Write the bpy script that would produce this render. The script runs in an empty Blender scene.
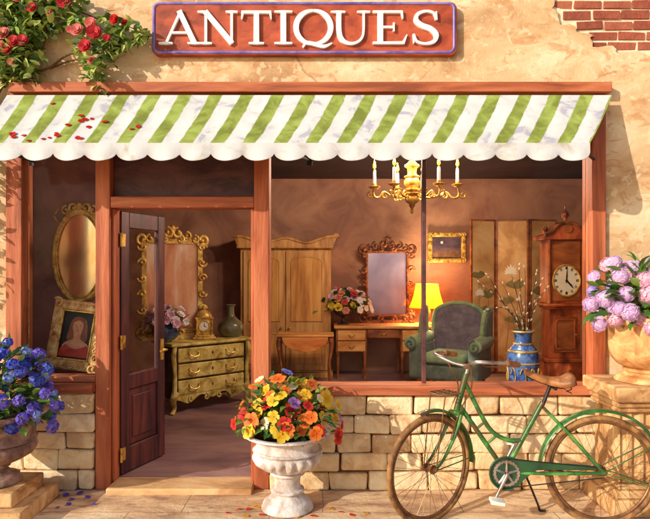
import bpy, math, random
from mathutils import Vector, Matrix, Euler, Quaternion
from mathutils.geometry import tessellate_polygon
random.seed(11)
PI = math.pi
sc = bpy.context.scene
COL = sc.collection
R = random.uniform

# ------------------------------------------------------------------ frame
D = 4.5          # camera distance to the shop front (m)
S = 130.0        # photo pixels per metre on the shop front
EYE = 1.677
def X(px, y=0.0): return (px - 325.0) * (D + y) / (D * S)
def Z(py, y=0.0): return EYE + (270.0 - py) * (D + y) / (D * S)
def P(px, py, y=0.0): return Vector((X(px, y), y, Z(py, y)))

# ------------------------------------------------------------------ colour / materials
def lin(c):
    out = []
    for v in c:
        v /= 255.0
        out.append(v / 12.92 if v <= 0.04045 else ((v + 0.055) / 1.055) ** 2.4)
    return tuple(out) + (1.0,)

class NT:
    def __init__(s, name):
        s.m = bpy.data.materials.new(name); s.m.use_nodes = True
        s.t = s.m.node_tree; s.t.nodes.clear()
        s.out = s.n('ShaderNodeOutputMaterial')
    def n(s, typ, **kw):
        nd = s.t.nodes.new(typ)
        for k, v in kw.items():
            if k.startswith('i_'):
                nd.inputs[k[2:].replace('_', ' ')].default_value = v
            else:
                setattr(nd, k, v)
        return nd
    def l(s, a, b): s.t.links.new(a, b)
    def ramp(s, fac, stops, interp='LINEAR'):
        r = s.n('ShaderNodeValToRGB'); r.color_ramp.interpolation = interp
        e = r.color_ramp.elements
        while len(e) < len(stops): e.new(0.5)
        for el, (p, c) in zip(e, stops):
            el.position = p; el.color = c
        s.l(fac, r.inputs['Fac']); return r.outputs['Color']
    def noise(s, vec, scale, detail=4.0, rough=0.55, dist=0.0):
        nd = s.n('ShaderNodeTexNoise'); nd.inputs['Scale'].default_value = scale
        nd.inputs['Detail'].default_value = detail; nd.inputs['Roughness'].default_value = rough
        nd.inputs['Distortion'].default_value = dist
        if vec is not None: s.l(vec, nd.inputs['Vector'])
        return nd.outputs['Fac']
    def mix(s, fac, a, b, mode='MIX'):
        nd = s.n('ShaderNodeMix', data_type='RGBA', blend_type=mode)
        for sock, v in ((nd.inputs[0], fac), (nd.inputs[6], a), (nd.inputs[7], b)):
            if isinstance(v, (int, float)): sock.default_value = v
            elif isinstance(v, tuple): sock.default_value = v
            else: s.l(v, sock)
        return nd.outputs[2]

def mottle(name, cols, scale=6.0, rough=0.7, bump=0.15, bscale=40.0, metal=0.0, spec=0.4, tint=None, stretch=(1, 1, 1), dist=0.5, lo=0.36, hi=0.64, coat=0.0, sheen=0.0):
    """patchy surface: base colours blended by noise; tint = colours picked per leaf / stone / brick"""
    g = NT(name)
    tc = g.n('ShaderNodeTexCoord'); mp = g.n('ShaderNodeMapping'); mp.inputs['Scale'].default_value = stretch
    g.l(tc.outputs['Object'], mp.inputs['Vector']); v = mp.outputs['Vector']
    f = g.noise(v, scale, 5.0, 0.6, dist)
    k = len(cols)
    st = [(lo + (hi - lo) * i / max(1, k - 1), lin(c)) for i, c in enumerate(cols)]
    c = g.ramp(f, st) if k > 1 else None
    b = g.n('ShaderNodeBsdfPrincipled')
    if tint:
        at = g.n('ShaderNodeAttribute', attribute_name='tint')
        c2 = g.ramp(at.outputs['Fac'], [(i / max(1, len(tint) - 1), lin(q)) for i, q in enumerate(tint)])
        c = g.mix(0.42, c2, c) if c is not None else c2
    if c is None: b.inputs['Base Color'].default_value = lin(cols[0])
    else: g.l(c, b.inputs['Base Color'])
    b.inputs['Roughness'].default_value = rough; b.inputs['Metallic'].default_value = metal
    b.inputs['Specular IOR Level'].default_value = spec
    b.inputs['Coat Weight'].default_value = coat; b.inputs['Sheen Weight'].default_value = sheen
    if bump > 0:
        h = g.noise(v, bscale, 4.0, 0.6, 0.2)
        bp = g.n('ShaderNodeBump'); bp.inputs['Strength'].default_value = bump; bp.inputs['Distance'].default_value = 0.02
        g.l(h, bp.inputs['Height']); g.l(bp.outputs['Normal'], b.inputs['Normal'])
    g.l(b.outputs['BSDF'], g.out.inputs['Surface'])
    g.b = b
    return g.m

def leafmat(name, tint, trans=0.25, rough=0.5):
    g = NT(name)
    at = g.n('ShaderNodeAttribute', attribute_name='tint')
    c = g.ramp(at.outputs['Fac'], [(i / max(1, len(tint) - 1), lin(q)) for i, q in enumerate(tint)])
    b = g.n('ShaderNodeBsdfPrincipled'); b.inputs['Roughness'].default_value = rough
    b.inputs['Specular IOR Level'].default_value = 0.3
    g.l(c, b.inputs['Base Color'])
    t = g.n('ShaderNodeBsdfTranslucent'); g.l(c, t.inputs['Color'])
    mx = g.n('ShaderNodeMixShader'); mx.inputs[0].default_value = trans
    g.l(b.outputs[0], mx.inputs[1]); g.l(t.outputs[0], mx.inputs[2]); g.l(mx.outputs[0], g.out.inputs['Surface'])
    return g.m

def emit(name, col, strength, base=None):
    g = NT(name); b = g.n('ShaderNodeBsdfPrincipled')
    b.inputs['Base Color'].default_value = lin(base or col); b.inputs['Emission Color'].default_value = lin(col)
    b.inputs['Emission Strength'].default_value = strength; b.inputs['Roughness'].default_value = 0.6
    g.l(b.outputs[0], g.out.inputs['Surface']); return g.m

def glassmat(name):
    g = NT(name)
    fr = g.n('ShaderNodeFresnel'); fr.inputs['IOR'].default_value = 1.13
    tr = g.n('ShaderNodeBsdfTransparent'); tr.inputs['Color'].default_value = (0.96, 0.97, 0.95, 1)
    gl = g.n('ShaderNodeBsdfGlossy'); gl.inputs['Roughness'].default_value = 0.03
    mx = g.n('ShaderNodeMixShader'); g.l(fr.outputs[0], mx.inputs[0]); g.l(tr.outputs[0], mx.inputs[1]); g.l(gl.outputs[0], mx.inputs[2])
    g.l(mx.outputs[0], g.out.inputs['Surface']); return g.m

def shademat():
    g = NT('lamp_shade_cloth'); b = g.n('ShaderNodeBsdfPrincipled'); b.inputs['Base Color'].default_value = lin((244,180,50)); b.inputs['Roughness'].default_value = .8
    b.inputs['Emission Color'].default_value = lin((255,178,30)); b.inputs['Emission Strength'].default_value = .35
    t = g.n('ShaderNodeBsdfTranslucent'); t.inputs['Color'].default_value = lin((250,160,24))
    mx = g.n('ShaderNodeMixShader'); mx.inputs[0].default_value = .36; g.l(b.outputs[0], mx.inputs[1]); g.l(t.outputs[0], mx.inputs[2]); g.l(mx.outputs[0], g.out.inputs['Surface'])
    return g.m

# ------------------------------------------------------------------ mesh builder
def cr(pts, n=6, closed=False):
    """Catmull-Rom through points"""
    pts = [Vector(p) for p in pts]; out = []; N = len(pts)
    rng = range(N) if closed else range(N - 1)
    for i in rng:
        if closed: p0, p1, p2, p3 = pts[(i-1) % N], pts[i], pts[(i+1) % N], pts[(i+2) % N]
        else: p0, p1, p2, p3 = pts[max(i-1, 0)], pts[i], pts[i+1], pts[min(i+2, N-1)]
        for j in range(n):
            t = j / n
            out.append(0.5 * ((2*p1) + (p2-p0)*t + (2*p0-5*p1+4*p2-p3)*t*t + (3*p1-p0-3*p2+p3)*t**3))
    if not closed: out.append(pts[-1])
    return out

class MB:
    def __init__(s): s.V = []; s.F = []; s.T = []; s.UV = None; s.M = Matrix.Identity(4)
    def add(s, vs, fs, t=0.5):
        o = len(s.V); s.V += [s.M @ Vector(v) for v in vs]
        s.F += [tuple(i + o for i in f) for f in fs]; s.T += [t] * len(fs); return s
    def box(s, x0, x1, y0, y1, z0, z1, t=0.5, j=0.0):
        q = lambda a: a + (R(-j, j) if j else 0)
        vs = [(q(x), q(y), q(z)) for x, y, z in ((x0,y0,z0),(x1,y0,z0),(x1,y1,z0),(x0,y1,z0),(x0,y0,z1),(x1,y0,z1),(x1,y1,z1),(x0,y1,z1))]
        return s.add(vs, [(0,3,2,1),(4,5,6,7),(0,1,5,4),(1,2,6,5),(2,3,7,6),(3,0,4,7)], t)
    def tube(s, path, r, seg=8, closed=False, cap=True, t=0.5, flat=1.0):
        path = [Vector(p) for p in path]; n = len(path)
        rs = r if isinstance(r, (list, tuple)) else [r] * n
        if len(rs) != n:
            rs = [rs[min(len(rs)-2, int(i/(n-1)*(len(rs)-1)))] * (1 - (i/(n-1)*(len(rs)-1) - min(len(rs)-2, int(i/(n-1)*(len(rs)-1))))) + rs[min(len(rs)-2, int(i/(n-1)*(len(rs)-1)))+1] * (i/(n-1)*(len(rs)-1) - min(len(rs)-2, int(i/(n-1)*(len(rs)-1)))) for i in range(n)]
        tang = []
        for i in range(n):
            a = path[(i-1) % n] if closed or i > 0 else path[i]
            b = path[(i+1) % n] if closed or i < n-1 else path[i]
            d = (b - a); tang.append(d.normalized() if d.length > 1e-9 else Vector((0,0,1)))
        u = tang[0].orthogonal().normalized()
        if abs(tang[0].y) < 0.9: u = (Vector((0,1,0)) - tang[0] * tang[0].y).normalized()
        vs = []
        for i in range(n):
            u = (u - tang[i] * u.dot(tang[i])).normalized(); w = tang[i].cross(u)
            for k in range(seg):
                a = 2*PI*k/seg
                vs.append(path[i] + (u*math.cos(a)*flat + w*math.sin(a)) * rs[i])
        fs = []
        for i in range(n if closed else n-1):
            for k in range(seg):
                a, b = i*seg + k, i*seg + (k+1) % seg; i2 = (i+1) % n
                c, d = i2*seg + (k+1) % seg, i2*seg + k
                fs.append((a, b, c, d))
        if cap and not closed:
            fs.append(tuple(range(seg-1, -1, -1))); fs.append(tuple((n-1)*seg + k for k in range(seg)))
        return s.add(vs, fs, t)
    def lathe(s, prof, c=(0,0,0), seg=32, mod=None, t=0.5, cap=True):
        vs, fs = [], []; n = len(prof)
        for i, (r, z) in enumerate(prof):
            for k in range(seg):
                a = 2*PI*k/seg; rr = r * (mod(a, z) if mod else 1)
                vs.append((c[0] + rr*math.cos(a), c[1] + rr*math.sin(a), c[2] + z))
        for i in range(n-1):
            for k in range(seg):
                fs.append((i*seg+k, i*seg+(k+1) % seg, (i+1)*seg+(k+1) % seg, (i+1)*seg+k))
        if cap:
            if prof[0][0] > 1e-6: fs.append(tuple(range(seg-1, -1, -1)))
            if prof[-1][0] > 1e-6: fs.append(tuple((n-1)*seg+k for k in range(seg)))
        return s.add(vs, fs, t)
    def prism(s, poly, y0, y1, t=0.5):
        """outline in x,z pulled from y0 to y1"""
        area = sum(poly[i][0]*poly[(i+1) % len(poly)][1] - poly[(i+1) % len(poly)][0]*poly[i][1] for i in range(len(poly)))
        if area < 0: poly = poly[::-1]
        n = len(poly)
        vs = [(x, y0, z) for x, z in poly] + [(x, y1, z) for x, z in poly]
        fs = [tuple(range(n)), tuple(range(2*n-1, n-1, -1))]
        fs += [(i, i+n, (i+1) % n + n, (i+1) % n) for i in range(n)]
        return s.add(vs, fs, t)
    def stroke(s, pts, ws, y0, y1, n=6, smooth=True, t=0.5):
        """ribbon of changing width along a 2-D path in x,z"""
        p3 = [Vector((p[0], 0, p[1])) for p in pts]
        path = cr(p3, n) if smooth and len(p3) > 2 else p3
        m = len(path); L, Rr = [], []
        for i, p in enumerate(path):
            d = (path[min(i+1, m-1)] - path[max(i-1, 0)]).normalized(); nn = Vector((-d.z, 0, d.x))
            q = i/(m-1)*(len(ws)-1); a = min(int(q), len(ws)-2); w = ws[a]*(1-(q-a)) + ws[a+1]*(q-a)
            L.append(p + nn*w/2); Rr.append(p - nn*w/2)
        for i in range(m-1):
            s.prism([(L[i].x, L[i].z), (L[i+1].x, L[i+1].z), (Rr[i+1].x, Rr[i+1].z), (Rr[i].x, Rr[i].z)], y0, y1, t) if False else None
        vs = [(v.x, y0, v.z) for v in L] + [(v.x, y0, v.z) for v in Rr] + [(v.x, y1, v.z) for v in L] + [(v.x, y1, v.z) for v in Rr]
        fs = []
        for i in range(m-1):
            fs += [(i, i+m, i+m+1, i+1), (2*m+i, 2*m+i+1, 3*m+i+1, 3*m+i), (i, i+1, 2*m+i+1, 2*m+i), (m+i, 3*m+i, 3*m+i+1, m+i+1)]
        fs += [(0, 2*m, 3*m, m), (m-1, 2*m-1, 4*m-1, 3*m-1)]
        return s.add(vs, fs, t)
    def ball(s, c, r, seg=12, rings=8, t=0.5):
        rx, ry, rz = r if isinstance(r, (tuple, list)) else (r, r, r)
        prof = []; vs = []; fs = []
        for i in range(rings+1):
            p = PI*i/rings
            for k in range(seg):
                a = 2*PI*k/seg
                vs.append((c[0]+rx*math.sin(p)*math.cos(a), c[1]+ry*math.sin(p)*math.sin(a), c[2]-rz*math.cos(p)))
        for i in range(rings):
            for k in range(seg):
                fs.append((i*seg+k, i*seg+(k+1) % seg, (i+1)*seg+(k+1) % seg, (i+1)*seg+k))
        return s.add(vs, fs, t)
    def leaf(s, p, d, L, W, t=0.5, droop=0.25):
        d = Vector(d).normalized(); p = Vector(p)
        side = d.cross(Vector((R(-.5,.5), R(-.5,.5), 1))).normalized(); up = side.cross(d).normalized()
        q = lambda a, b, c: p + d*L*a + side*W*b + up*L*c
        st = ((.16,.27,0), (.36,.49,.06), (.60,.46,.16), (.82,.25,.55)); n = len(st)
        vs = [q(0,0,0)]
        for a, b, c in st: vs += [q(a, b, .05-droop*c), q(a, 0, -.03-droop*c), q(a, -b, .05-droop*c)]
        vs.append(q(1.02,0,-droop)); e = len(vs)-1
        fs = [(0,2,1), (0,3,2)]
        for i in range(n-1):
            k = 1+3*i; fs += [(k,k+1,k+4,k+3), (k+1,k+2,k+5,k+4)]
        k = 1+3*(n-1); fs += [(k,k+1,e), (k+1,k+2,e)]
        return s.add(vs, fs, t)
    def scroll(s, cx, cz, r, a0, turns, y, rad, t=0.5):
        """a carved volute in the x,z plane"""
        n = int(abs(turns)*14) + 6; pts = []
        for i in range(n):
            f = i/(n-1); a = a0 + turns*2*PI*f; rr = r*(1 - .82*f)
            pts.append((cx + rr*math.cos(a), y - .3*rad*f, cz + rr*math.sin(a)))
        s.tube(pts, [rad*.8, rad, rad*.8, rad*.9], 7, t=t)
        return s.ball(pts[-1], rad*1.25, 8, 6, t)
    def build(s, name, mat, parent=None, smooth=True, bevel=0.0, seg=2, angle=40, sub=0, merge=False):
        me = bpy.data.meshes.new(name); me.from_pydata([tuple(v) for v in s.V], [], s.F)
        me.update()
        a = me.attributes.new('tint', 'FLOAT', 'FACE'); a.data.foreach_set('value', s.T)
        if s.UV:
            uv = me.uv_layers.new(name='UVMap')
            for i, l in enumerate(me.loops): uv.data[i].uv = s.UV[l.vertex_index]
        if smooth:
            me.shade_smooth(); me.set_sharp_from_angle(angle=math.radians(angle))
        me.materials.append(mat)
        o = bpy.data.objects.new(name, me); COL.objects.link(o)
        if parent is not None: o.parent = parent
        if bevel:
            b = o.modifiers.new('edge', 'BEVEL'); b.width = bevel; b.segments = seg; b.limit_method = 'ANGLE'; b.angle_limit = math.radians(40); b.harden_normals = False
        if sub:
            b = o.modifiers.new('soft', 'SUBSURF'); b.levels = sub; b.render_levels = sub
        return o

def tag(o, label=None, cat=None, group=None, kind=None):
    if label: o['label'] = label
    if cat: o['category'] = cat
    if group: o['group'] = group
    if kind: o['kind'] = kind
    return o
def thing(name, label, cat, loc=(0,0,0), rz=0.0, group=None):
    o = bpy.data.objects.new(name, None); COL.objects.link(o); o.empty_display_size = 0.1
    o.location = loc; o.rotation_euler = (0, 0, rz)
    return tag(o, label, cat, group)
def rot(mb, loc=(0,0,0), rx=0, ry=0, rz=0):
    mb.M = Matrix.Translation(loc) @ Euler((rx, ry, rz)).to_matrix().to_4x4(); return mb
def copy_to(src, parent, loc, quat=None, scale=1.0):
    c = src.copy(); COL.objects.link(c); c.parent = parent; c.location = loc
    if quat is not None: c.rotation_mode = 'QUATERNION'; c.rotation_quaternion = quat
    c.scale = (scale,)*3 if not isinstance(scale, tuple) else scale
    return c

# ------------------------------------------------------------------ materials
M = {}
def plaster():
    g = NT('plaster')
    tc = g.n('ShaderNodeTexCoord'); v = tc.outputs['Object']
    mp = g.n('ShaderNodeMapping'); mp.inputs['Scale'].default_value = (1, 1, 1.7); g.l(v, mp.inputs['Vector'])
    a = g.noise(mp.outputs[0], 1.6, 6, .62, .8)
    c = g.ramp(a, [(.30, lin((170,128,90))), (.41, lin((200,162,118))), (.52, lin((216,180,136))), (.66, lin((228,202,164)))])
    b = g.noise(mp.outputs[0], 5.5, 5, .6, 1.2)
    c = g.mix(g.ramp(b, [(.555, (0,0,0,1)), (.60, (.5,.5,.5,1)), (.72, (.75,.75,.75,1))]), c, lin((188,132,86)))
    d = g.noise(v, 11, 3, .6, .4)
    c = g.mix(g.ramp(d, [(.57, (0,0,0,1)), (.61, (.5,.5,.5,1))]), c, lin((232,208,170)))
    # hairline cracks
    vo = g.n('ShaderNodeTexVoronoi', feature='DISTANCE_TO_EDGE'); vo.inputs['Scale'].default_value = 1.3
    wv = g.n('ShaderNodeMix', data_type='VECTOR'); wv.inputs[0].default_value = .22
    nn = g.n('ShaderNodeTexNoise'); nn.inputs['Scale'].default_value = 3.0; nn.inputs['Detail'].default_value = 6
    g.l(v, nn.inputs['Vector']); g.l(v, wv.inputs[4]); g.l(nn.outputs['Color'], wv.inputs[5]); g.l(wv.outputs[1], vo.inputs['Vector'])
    cm = g.ramp(vo.outputs['Distance'], [(0, (.6,.6,.6,1)), (.018, (0,0,0,1))])
    gate = g.ramp(g.noise(v, 1.1, 3), [(.5, (0,0,0,1)), (.58, (1,1,1,1))])
    c = g.mix(g.mix(1.0, cm, gate, 'MULTIPLY'), c, lin((140,88,46)))
    p = g.n('ShaderNodeBsdfPrincipled'); p.inputs['Roughness'].default_value = .88; p.inputs['Specular IOR Level'].default_value = .2
    g.l(c, p.inputs['Base Color'])
    h = g.n('ShaderNodeMath', operation='ADD'); g.l(a, h.inputs[0])
    h2 = g.n('ShaderNodeMath', operation='MULTIPLY'); g.l(g.noise(v, 22, 6, .65), h2.inputs[0]); h2.inputs[1].default_value = .35; g.l(h2.outputs[0], h.inputs[1])
    bp = g.n('ShaderNodeBump'); bp.inputs['Strength'].default_value = .35; bp.inputs['Distance'].default_value = .05
    g.l(h.outputs[0], bp.inputs['Height']); g.l(bp.outputs[0], p.inputs['Normal']); g.l(p.outputs[0], g.out.inputs['Surface'])
    return g.m
M['plaster'] = plaster()
M['timber'] = mottle('orange_timber', [(128,62,32),(170,88,50),(190,110,70)], 11, .62, .25, 70, stretch=(1,1,.10))
M['timber_h'] = mottle('orange_timber_beam', [(134,66,36),(174,92,54),(194,116,76)], 11, .62, .25, 70, stretch=(.10,1,1))
M['darkwood'] = mottle('dark_wood', [(64,36,38),(90,54,52),(106,66,60)], 6, .55, .12, 50, stretch=(.5,1,1))
M['door'] = mottle('mahogany_door', [(56,30,36),(82,44,46),(112,58,50)], 11, .45, .15, 60, stretch=(1,1,.10))
M['stone'] = mottle('cut_stone', [(176,124,76),(228,192,140),(246,226,184)], 8, .88, .9, 13, tint=[(160,112,70),(216,178,128),(242,220,176),(200,156,106),(246,228,190)], dist=.45, lo=.38, hi=.6)
M['mortar'] = mottle('mortar', [(88,54,32),(112,74,44)], 14, .95, .3, 60)
M['brick'] = mottle('brick', [(126,58,42),(170,92,66)], 12, .85, .4, 45, tint=[(112,48,36),(152,76,54),(180,106,78),(132,60,44)])
M['brickmortar'] = mottle('brick_mortar', [(226,196,158),(240,220,188)], 14, .95, .3, 60)
M['ground'] = None
M['canvas'] = None
M['white'] = mottle('white_lettering', [(236,228,218),(246,240,232)], 8, .5, .05, 60)
M['signred'] = mottle('sign_red', [(128,50,28),(164,70,38),(182,84,48)], 7, .55, .15, 40, stretch=(.6,1,1))
M['violet'] = mottle('violet_edging', [(88,84,170),(120,112,188),(150,130,196)], 8, .5, .05, 60)
M['marble'] = mottle('weathered_white_stone', [(168,146,132),(206,192,182),(226,216,208)], 7, .6, .3, 40)
M['terra'] = mottle('ochre_stone_urn', [(168,108,58),(204,150,92),(226,184,128)], 6, .75, .35, 30, dist=1.0)
M['urnbrown'] = mottle('brown_stone_urn', [(108,78,68),(146,112,96),(180,146,124)], 6, .8, .35, 30, dist=1.0)
M['pedestal'] = mottle('pedestal_stone', [(150,104,62),(190,144,92),(214,174,122)], 6, .85, .35, 26, dist=.9)
M['soil'] = mottle('soil', [(40,26,18),(62,42,28)], 30, .95, .5, 80)
M['gold'] = mottle('aged_gold', [(142,100,44),(204,158,74),(236,200,116)], 14, .4, .15, 50, metal=.3)
M['palegold'] = mottle('pale_carved_gold', [(176,120,66),(226,176,110),(248,218,160)], 14, .45, .2, 50, metal=.15)
M['brass'] = mottle('old_brass', [(156,112,42),(212,164,70),(240,204,112)], 16, .35, .08, 50, metal=.5)
M['bronze'] = mottle('dark_carved_wood', [(66,32,20),(112,58,32),(156,90,46)], 16, .45, .15, 50, metal=.15)
M['chairback'] = mottle('mauve_grey_upholstery', [(92,78,90),(106,92,104),(120,106,114)], 9, .8, .2, 90, sheen=.3)
M['tableleaf'] = mottle('orange_table_leaf', [(190,98,38),(224,130,58),(240,158,82)], 8, .45, .1, 50, stretch=(.2,1,1))
M['oak'] = mottle('warm_oak', [(160,104,54),(202,142,76),(224,170,104)], 9, .5, .12, 50, stretch=(1,1,.12))
M['oakdark'] = mottle('oak_panel', [(176,108,46),(210,142,66),(232,170,90)], 9, .5, .12, 50, stretch=(1,1,.12))
M['walnut'] = mottle('walnut', [(112,56,28),(152,82,40),(182,108,54)], 6, .42, .1, 50, stretch=(.4,1,1))
M['walnutv'] = mottle('clock_walnut', [(104,42,24),(158,70,36),(196,102,54)], 6, .38, .1, 50, stretch=(1,1,.4))
M['honey'] = mottle('honey_table', [(196,122,56),(226,154,80),(240,180,104)], 5, .4, .08, 50, stretch=(.4,1,1))
M['chest'] = mottle('olive_gilt_chest', [(150,122,56),(204,178,90),(234,212,132)], 8, .45, .15, 50)
M['chestdark'] = mottle('chest_body', [(52,36,22),(84,62,32),(110,84,42)], 7, .5, .15, 50)
M['black'] = mottle('black_metal', [(22,18,18),(38,30,28)], 10, .5, .08, 50)
M['green'] = mottle('green_bicycle_paint', [(92,64,36),(38,82,30),(56,110,44),(88,144,64)], 7, .35, .06, 40, coat=.4)
M['greendark'] = mottle('dark_green_paint', [(22,54,34),(36,78,46)], 7, .35, .06, 40, coat=.4)
M['chrome'] = mottle('dull_chrome', [(150,130,120),(206,196,190)], 10, .28, .03, 50, metal=.85)
M['leather'] = mottle('tan_leather', [(96,54,24),(138,84,40),(170,112,60)], 9, .45, .15, 60)
M['tyre'] = mottle('ochre_tyre', [(88,58,32),(132,90,50),(166,120,70)], 10, .75, .2, 70)
M['rim'] = mottle('rusty_rim', [(96,60,36),(140,98,62)], 12, .4, .08, 60, metal=.5)
M['spoke'] = mottle('spoke_wire', [(120,84,54),(176,142,104)], 12, .35, 0, metal=.6)
M['chair'] = mottle('grey_green_upholstery', [(82,92,82),(96,106,92),(112,120,102)], 9, .8, .2, 90, sheen=.3)
M['chairedge'] = mottle('green_upholstery', [(112,138,98),(128,154,110),(148,170,124)], 9, .75, .2, 90, sheen=.3)
M['bluevase'] = None
M['cream'] = mottle('cream_enamel', [(226,214,190),(240,232,214)], 8, .4, .02, 50)
M['candle'] = emit('candle_wax', (236,224,214), .25)
M['flame'] = emit('flame', (255,176,40), 3.2)
M['shade'] = shademat()
M['glass'] = glassmat('window_glass')
M['mirror'] = mottle('aged_mirror', [(168,150,190),(186,168,206),(206,188,222)], 1.5, .16, 0, metal=.75)
M['mirrorwarm'] = mottle('painted_reflection_warm_mirror', [(232,180,132),(246,212,166),(255,240,206)], 3.0, .14, 0, metal=.92, stretch=(1.6,1,.5))  # pale streaks in the colour stand in for reflections on the oval glass
M['mirrored'] = mottle('painted_reflection_red_mirror', [(196,124,92),(224,160,124),(240,206,184)], 2.5, .2, 0, metal=.55, stretch=(1.6,1,.5))  # reddish glass with streaks of reflected light mixed into its colour
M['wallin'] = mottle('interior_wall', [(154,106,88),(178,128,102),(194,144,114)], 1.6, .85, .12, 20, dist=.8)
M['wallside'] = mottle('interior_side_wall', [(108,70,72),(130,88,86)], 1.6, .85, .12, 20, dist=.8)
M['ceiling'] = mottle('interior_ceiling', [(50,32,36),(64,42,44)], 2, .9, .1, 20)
M['floor'] = mottle('interior_floor', [(116,84,88),(144,108,106),(166,128,118)], 3, .5, .1, 20, stretch=(.4,1,1))
M['backdrop'] = mottle('display_back', [(126,86,92),(152,108,110),(170,124,120)], 2.5, .85, .1, 20)
M['branch'] = mottle('branch_bark', [(84,54,32),(116,80,48)], 20, .85, .3, 60)
M['rose_leaf'] = leafmat('rose_leaves', [(66,98,44),(112,146,66),(166,184,86),(204,212,122),(146,180,150)])
M['leaf'] = leafmat('flower_leaves', [(34,62,28),(64,100,40),(104,140,56),(136,164,76)])
M['bigleaf'] = leafmat('hydrangea_leaves', [(52,92,36),(92,132,52),(140,164,76)])
def petal(name, a, b, tr=.3): return leafmat(name, [a, b], tr, .6)
M['p_red'] = petal('red_petals', (178,24,24), (226,62,44))
M['p_rose'] = petal('rose_petals', (196,34,48), (232,92,96))
M['p_pinkrose'] = petal('pale_rose_petals', (226,110,106), (240,164,150))
M['p_yellow'] = petal('yellow_petals', (226,170,26), (246,212,70))
M['p_orange'] = petal('orange_petals', (222,96,30), (238,142,60))
M['p_violet'] = petal('violet_petals', (150,90,176), (190,140,206))
M['p_cream'] = petal('cream_petals', (236,222,160), (248,240,214))
M['p_blue'] = petal('blue_petals', (58,74,190), (112,128,228))
M['p_indigo'] = petal('indigo_petals', (96,76,192), (150,130,230))
M['p_sky'] = petal('sky_blue_petals', (112,140,216), (166,184,236))
M['p_lilac'] = petal('lilac_petals', (206,160,206), (236,208,232))
M['p_pink'] = petal('pink_petals', (226,160,186), (246,212,222))
M['p_mauve'] = petal('mauve_petals', (158,130,202), (198,176,226))
M['p_white'] = petal('white_petals', (236,224,224), (250,244,240))
M['p_salmon'] = petal('salmon_petals', (216,110,90), (240,168,140))
# ================================================================== SETTING
def groundmat():
    g = NT('pavement'); tc = g.n('ShaderNodeTexCoord'); v = tc.outputs['Object']
    mp = g.n('ShaderNodeMapping'); mp.inputs['Scale'].default_value = (.7, 2.0, 1); g.l(v, mp.inputs['Vector'])
    a = g.noise(mp.outputs[0], 2.2, 6, .62, .9)
    c = g.ramp(a, [(.32, lin((156,118,92))), (.45, lin((206,166,126))), (.56, lin((230,194,150))), (.68, lin((240,212,172)))])
    b = g.noise(mp.outputs[0], 9, 5, .65, .6)
    c = g.mix(g.ramp(b, [(.52, (0,0,0,1)), (.64, (.6,.6,.6,1))]), c, lin((150,112,92)))
    br = g.n('ShaderNodeTexBrick'); br.inputs['Scale'].default_value = 1.0; br.inputs['Mortar Size'].default_value = .004
    br.inputs['Brick Width'].default_value = .95; br.inputs['Row Height'].default_value = .42; br.inputs['Mortar Smooth'].default_value = .6
    br.offset = .37
    ds = g.n('ShaderNodeMix', data_type='VECTOR'); ds.inputs[0].default_value = .03
    nn = g.n('ShaderNodeTexNoise'); nn.inputs['Scale'].default_value = 4.0; g.l(v, nn.inputs['Vector']); g.l(v, ds.inputs[4]); g.l(nn.outputs['Color'], ds.inputs[5])
    g.l(ds.outputs[1], br.inputs['Vector'])
    c = g.mix(br.outputs['Fac'], c, lin((150,112,80)))
    p = g.n('ShaderNodeBsdfPrincipled'); p.inputs['Roughness'].default_value = .85; p.inputs['Specular IOR Level'].default_value = .25
    g.l(c, p.inputs['Base Color'])
    h = g.n('ShaderNodeMath', operation='SUBTRACT'); g.l(g.noise(v, 30, 6, .65), h.inputs[0]); g.l(br.outputs['Fac'], h.inputs[1])
    bp = g.n('ShaderNodeBump'); bp.inputs['Strength'].default_value = .35; bp.inputs['Distance'].default_value = .02
    g.l(h.outputs[0], bp.inputs['Height']); g.l(bp.outputs[0], p.inputs['Normal']); g.l(p.outputs[0], g.out.inputs['Surface'])
    return g.m
g_ = MB(); g_.add([(-260,-260,0),(260,-260,0),(260,260,0),(-260,260,0)], [(0,1,2,3)])
tag(g_.build('pavement', groundmat(), smooth=False), kind='structure')

BK = 4.95                     # back wall of the shop
def struct(name, mb, mat, **k): return tag(mb.build(name, mat, smooth=False, **k), kind='structure')
struct('shop_floor', MB().box(-5.3, 4.9, .33, BK+.2, -.05, .045).box(X(97)+.02, X(590), .125, .331, -.05, .0445), M['floor'])
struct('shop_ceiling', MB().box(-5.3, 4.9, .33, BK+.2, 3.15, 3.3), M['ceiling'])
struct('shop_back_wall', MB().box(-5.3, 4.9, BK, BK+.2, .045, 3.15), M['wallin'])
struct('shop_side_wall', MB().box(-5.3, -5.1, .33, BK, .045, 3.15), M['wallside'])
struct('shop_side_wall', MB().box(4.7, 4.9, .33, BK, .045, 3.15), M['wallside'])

# ---- the building: plaster skin with a hole where the bricks show
B = thing('shop_building', 'ochre plaster shop front with orange timber frames and a glazed open doorway', 'shop')
XL, XR, ZT = X(8), X(604), Z(84)
outer = [(-7,-.02),(XL,-.02),(XL,ZT),(XR,ZT),(XR,-.02),(7.5,-.02),(7.5,6.5),(-7,6.5)]
hp = [(552,-60),(549,-20),(556,-4),(551,8),(559,13),(560,24),(575,25),(577,33),(592,34),(591,47),(614,46),(618,54),(640,50),(652,58),(690,52),(700,40),(730,36),(735,10),(722,-8),(728,-40),(700,-62),(640,-70)]
hole = []
for i in range(len(hp)):
    a, b = hp[i], hp[(i+1) % len(hp)]
    for t in (0, .33, .66):
        hole.append((X(a[0]+(b[0]-a[0])*t+R(-1.6,1.6)), Z(a[1]+(b[1]-a[1])*t+R(-1.6,1.6))))
loops = [[Vector((x,z,0)) for x,z in outer], [Vector((x,z,0)) for x,z in hole]]
tri = tessellate_polygon(loops); fl = outer + hole
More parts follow.
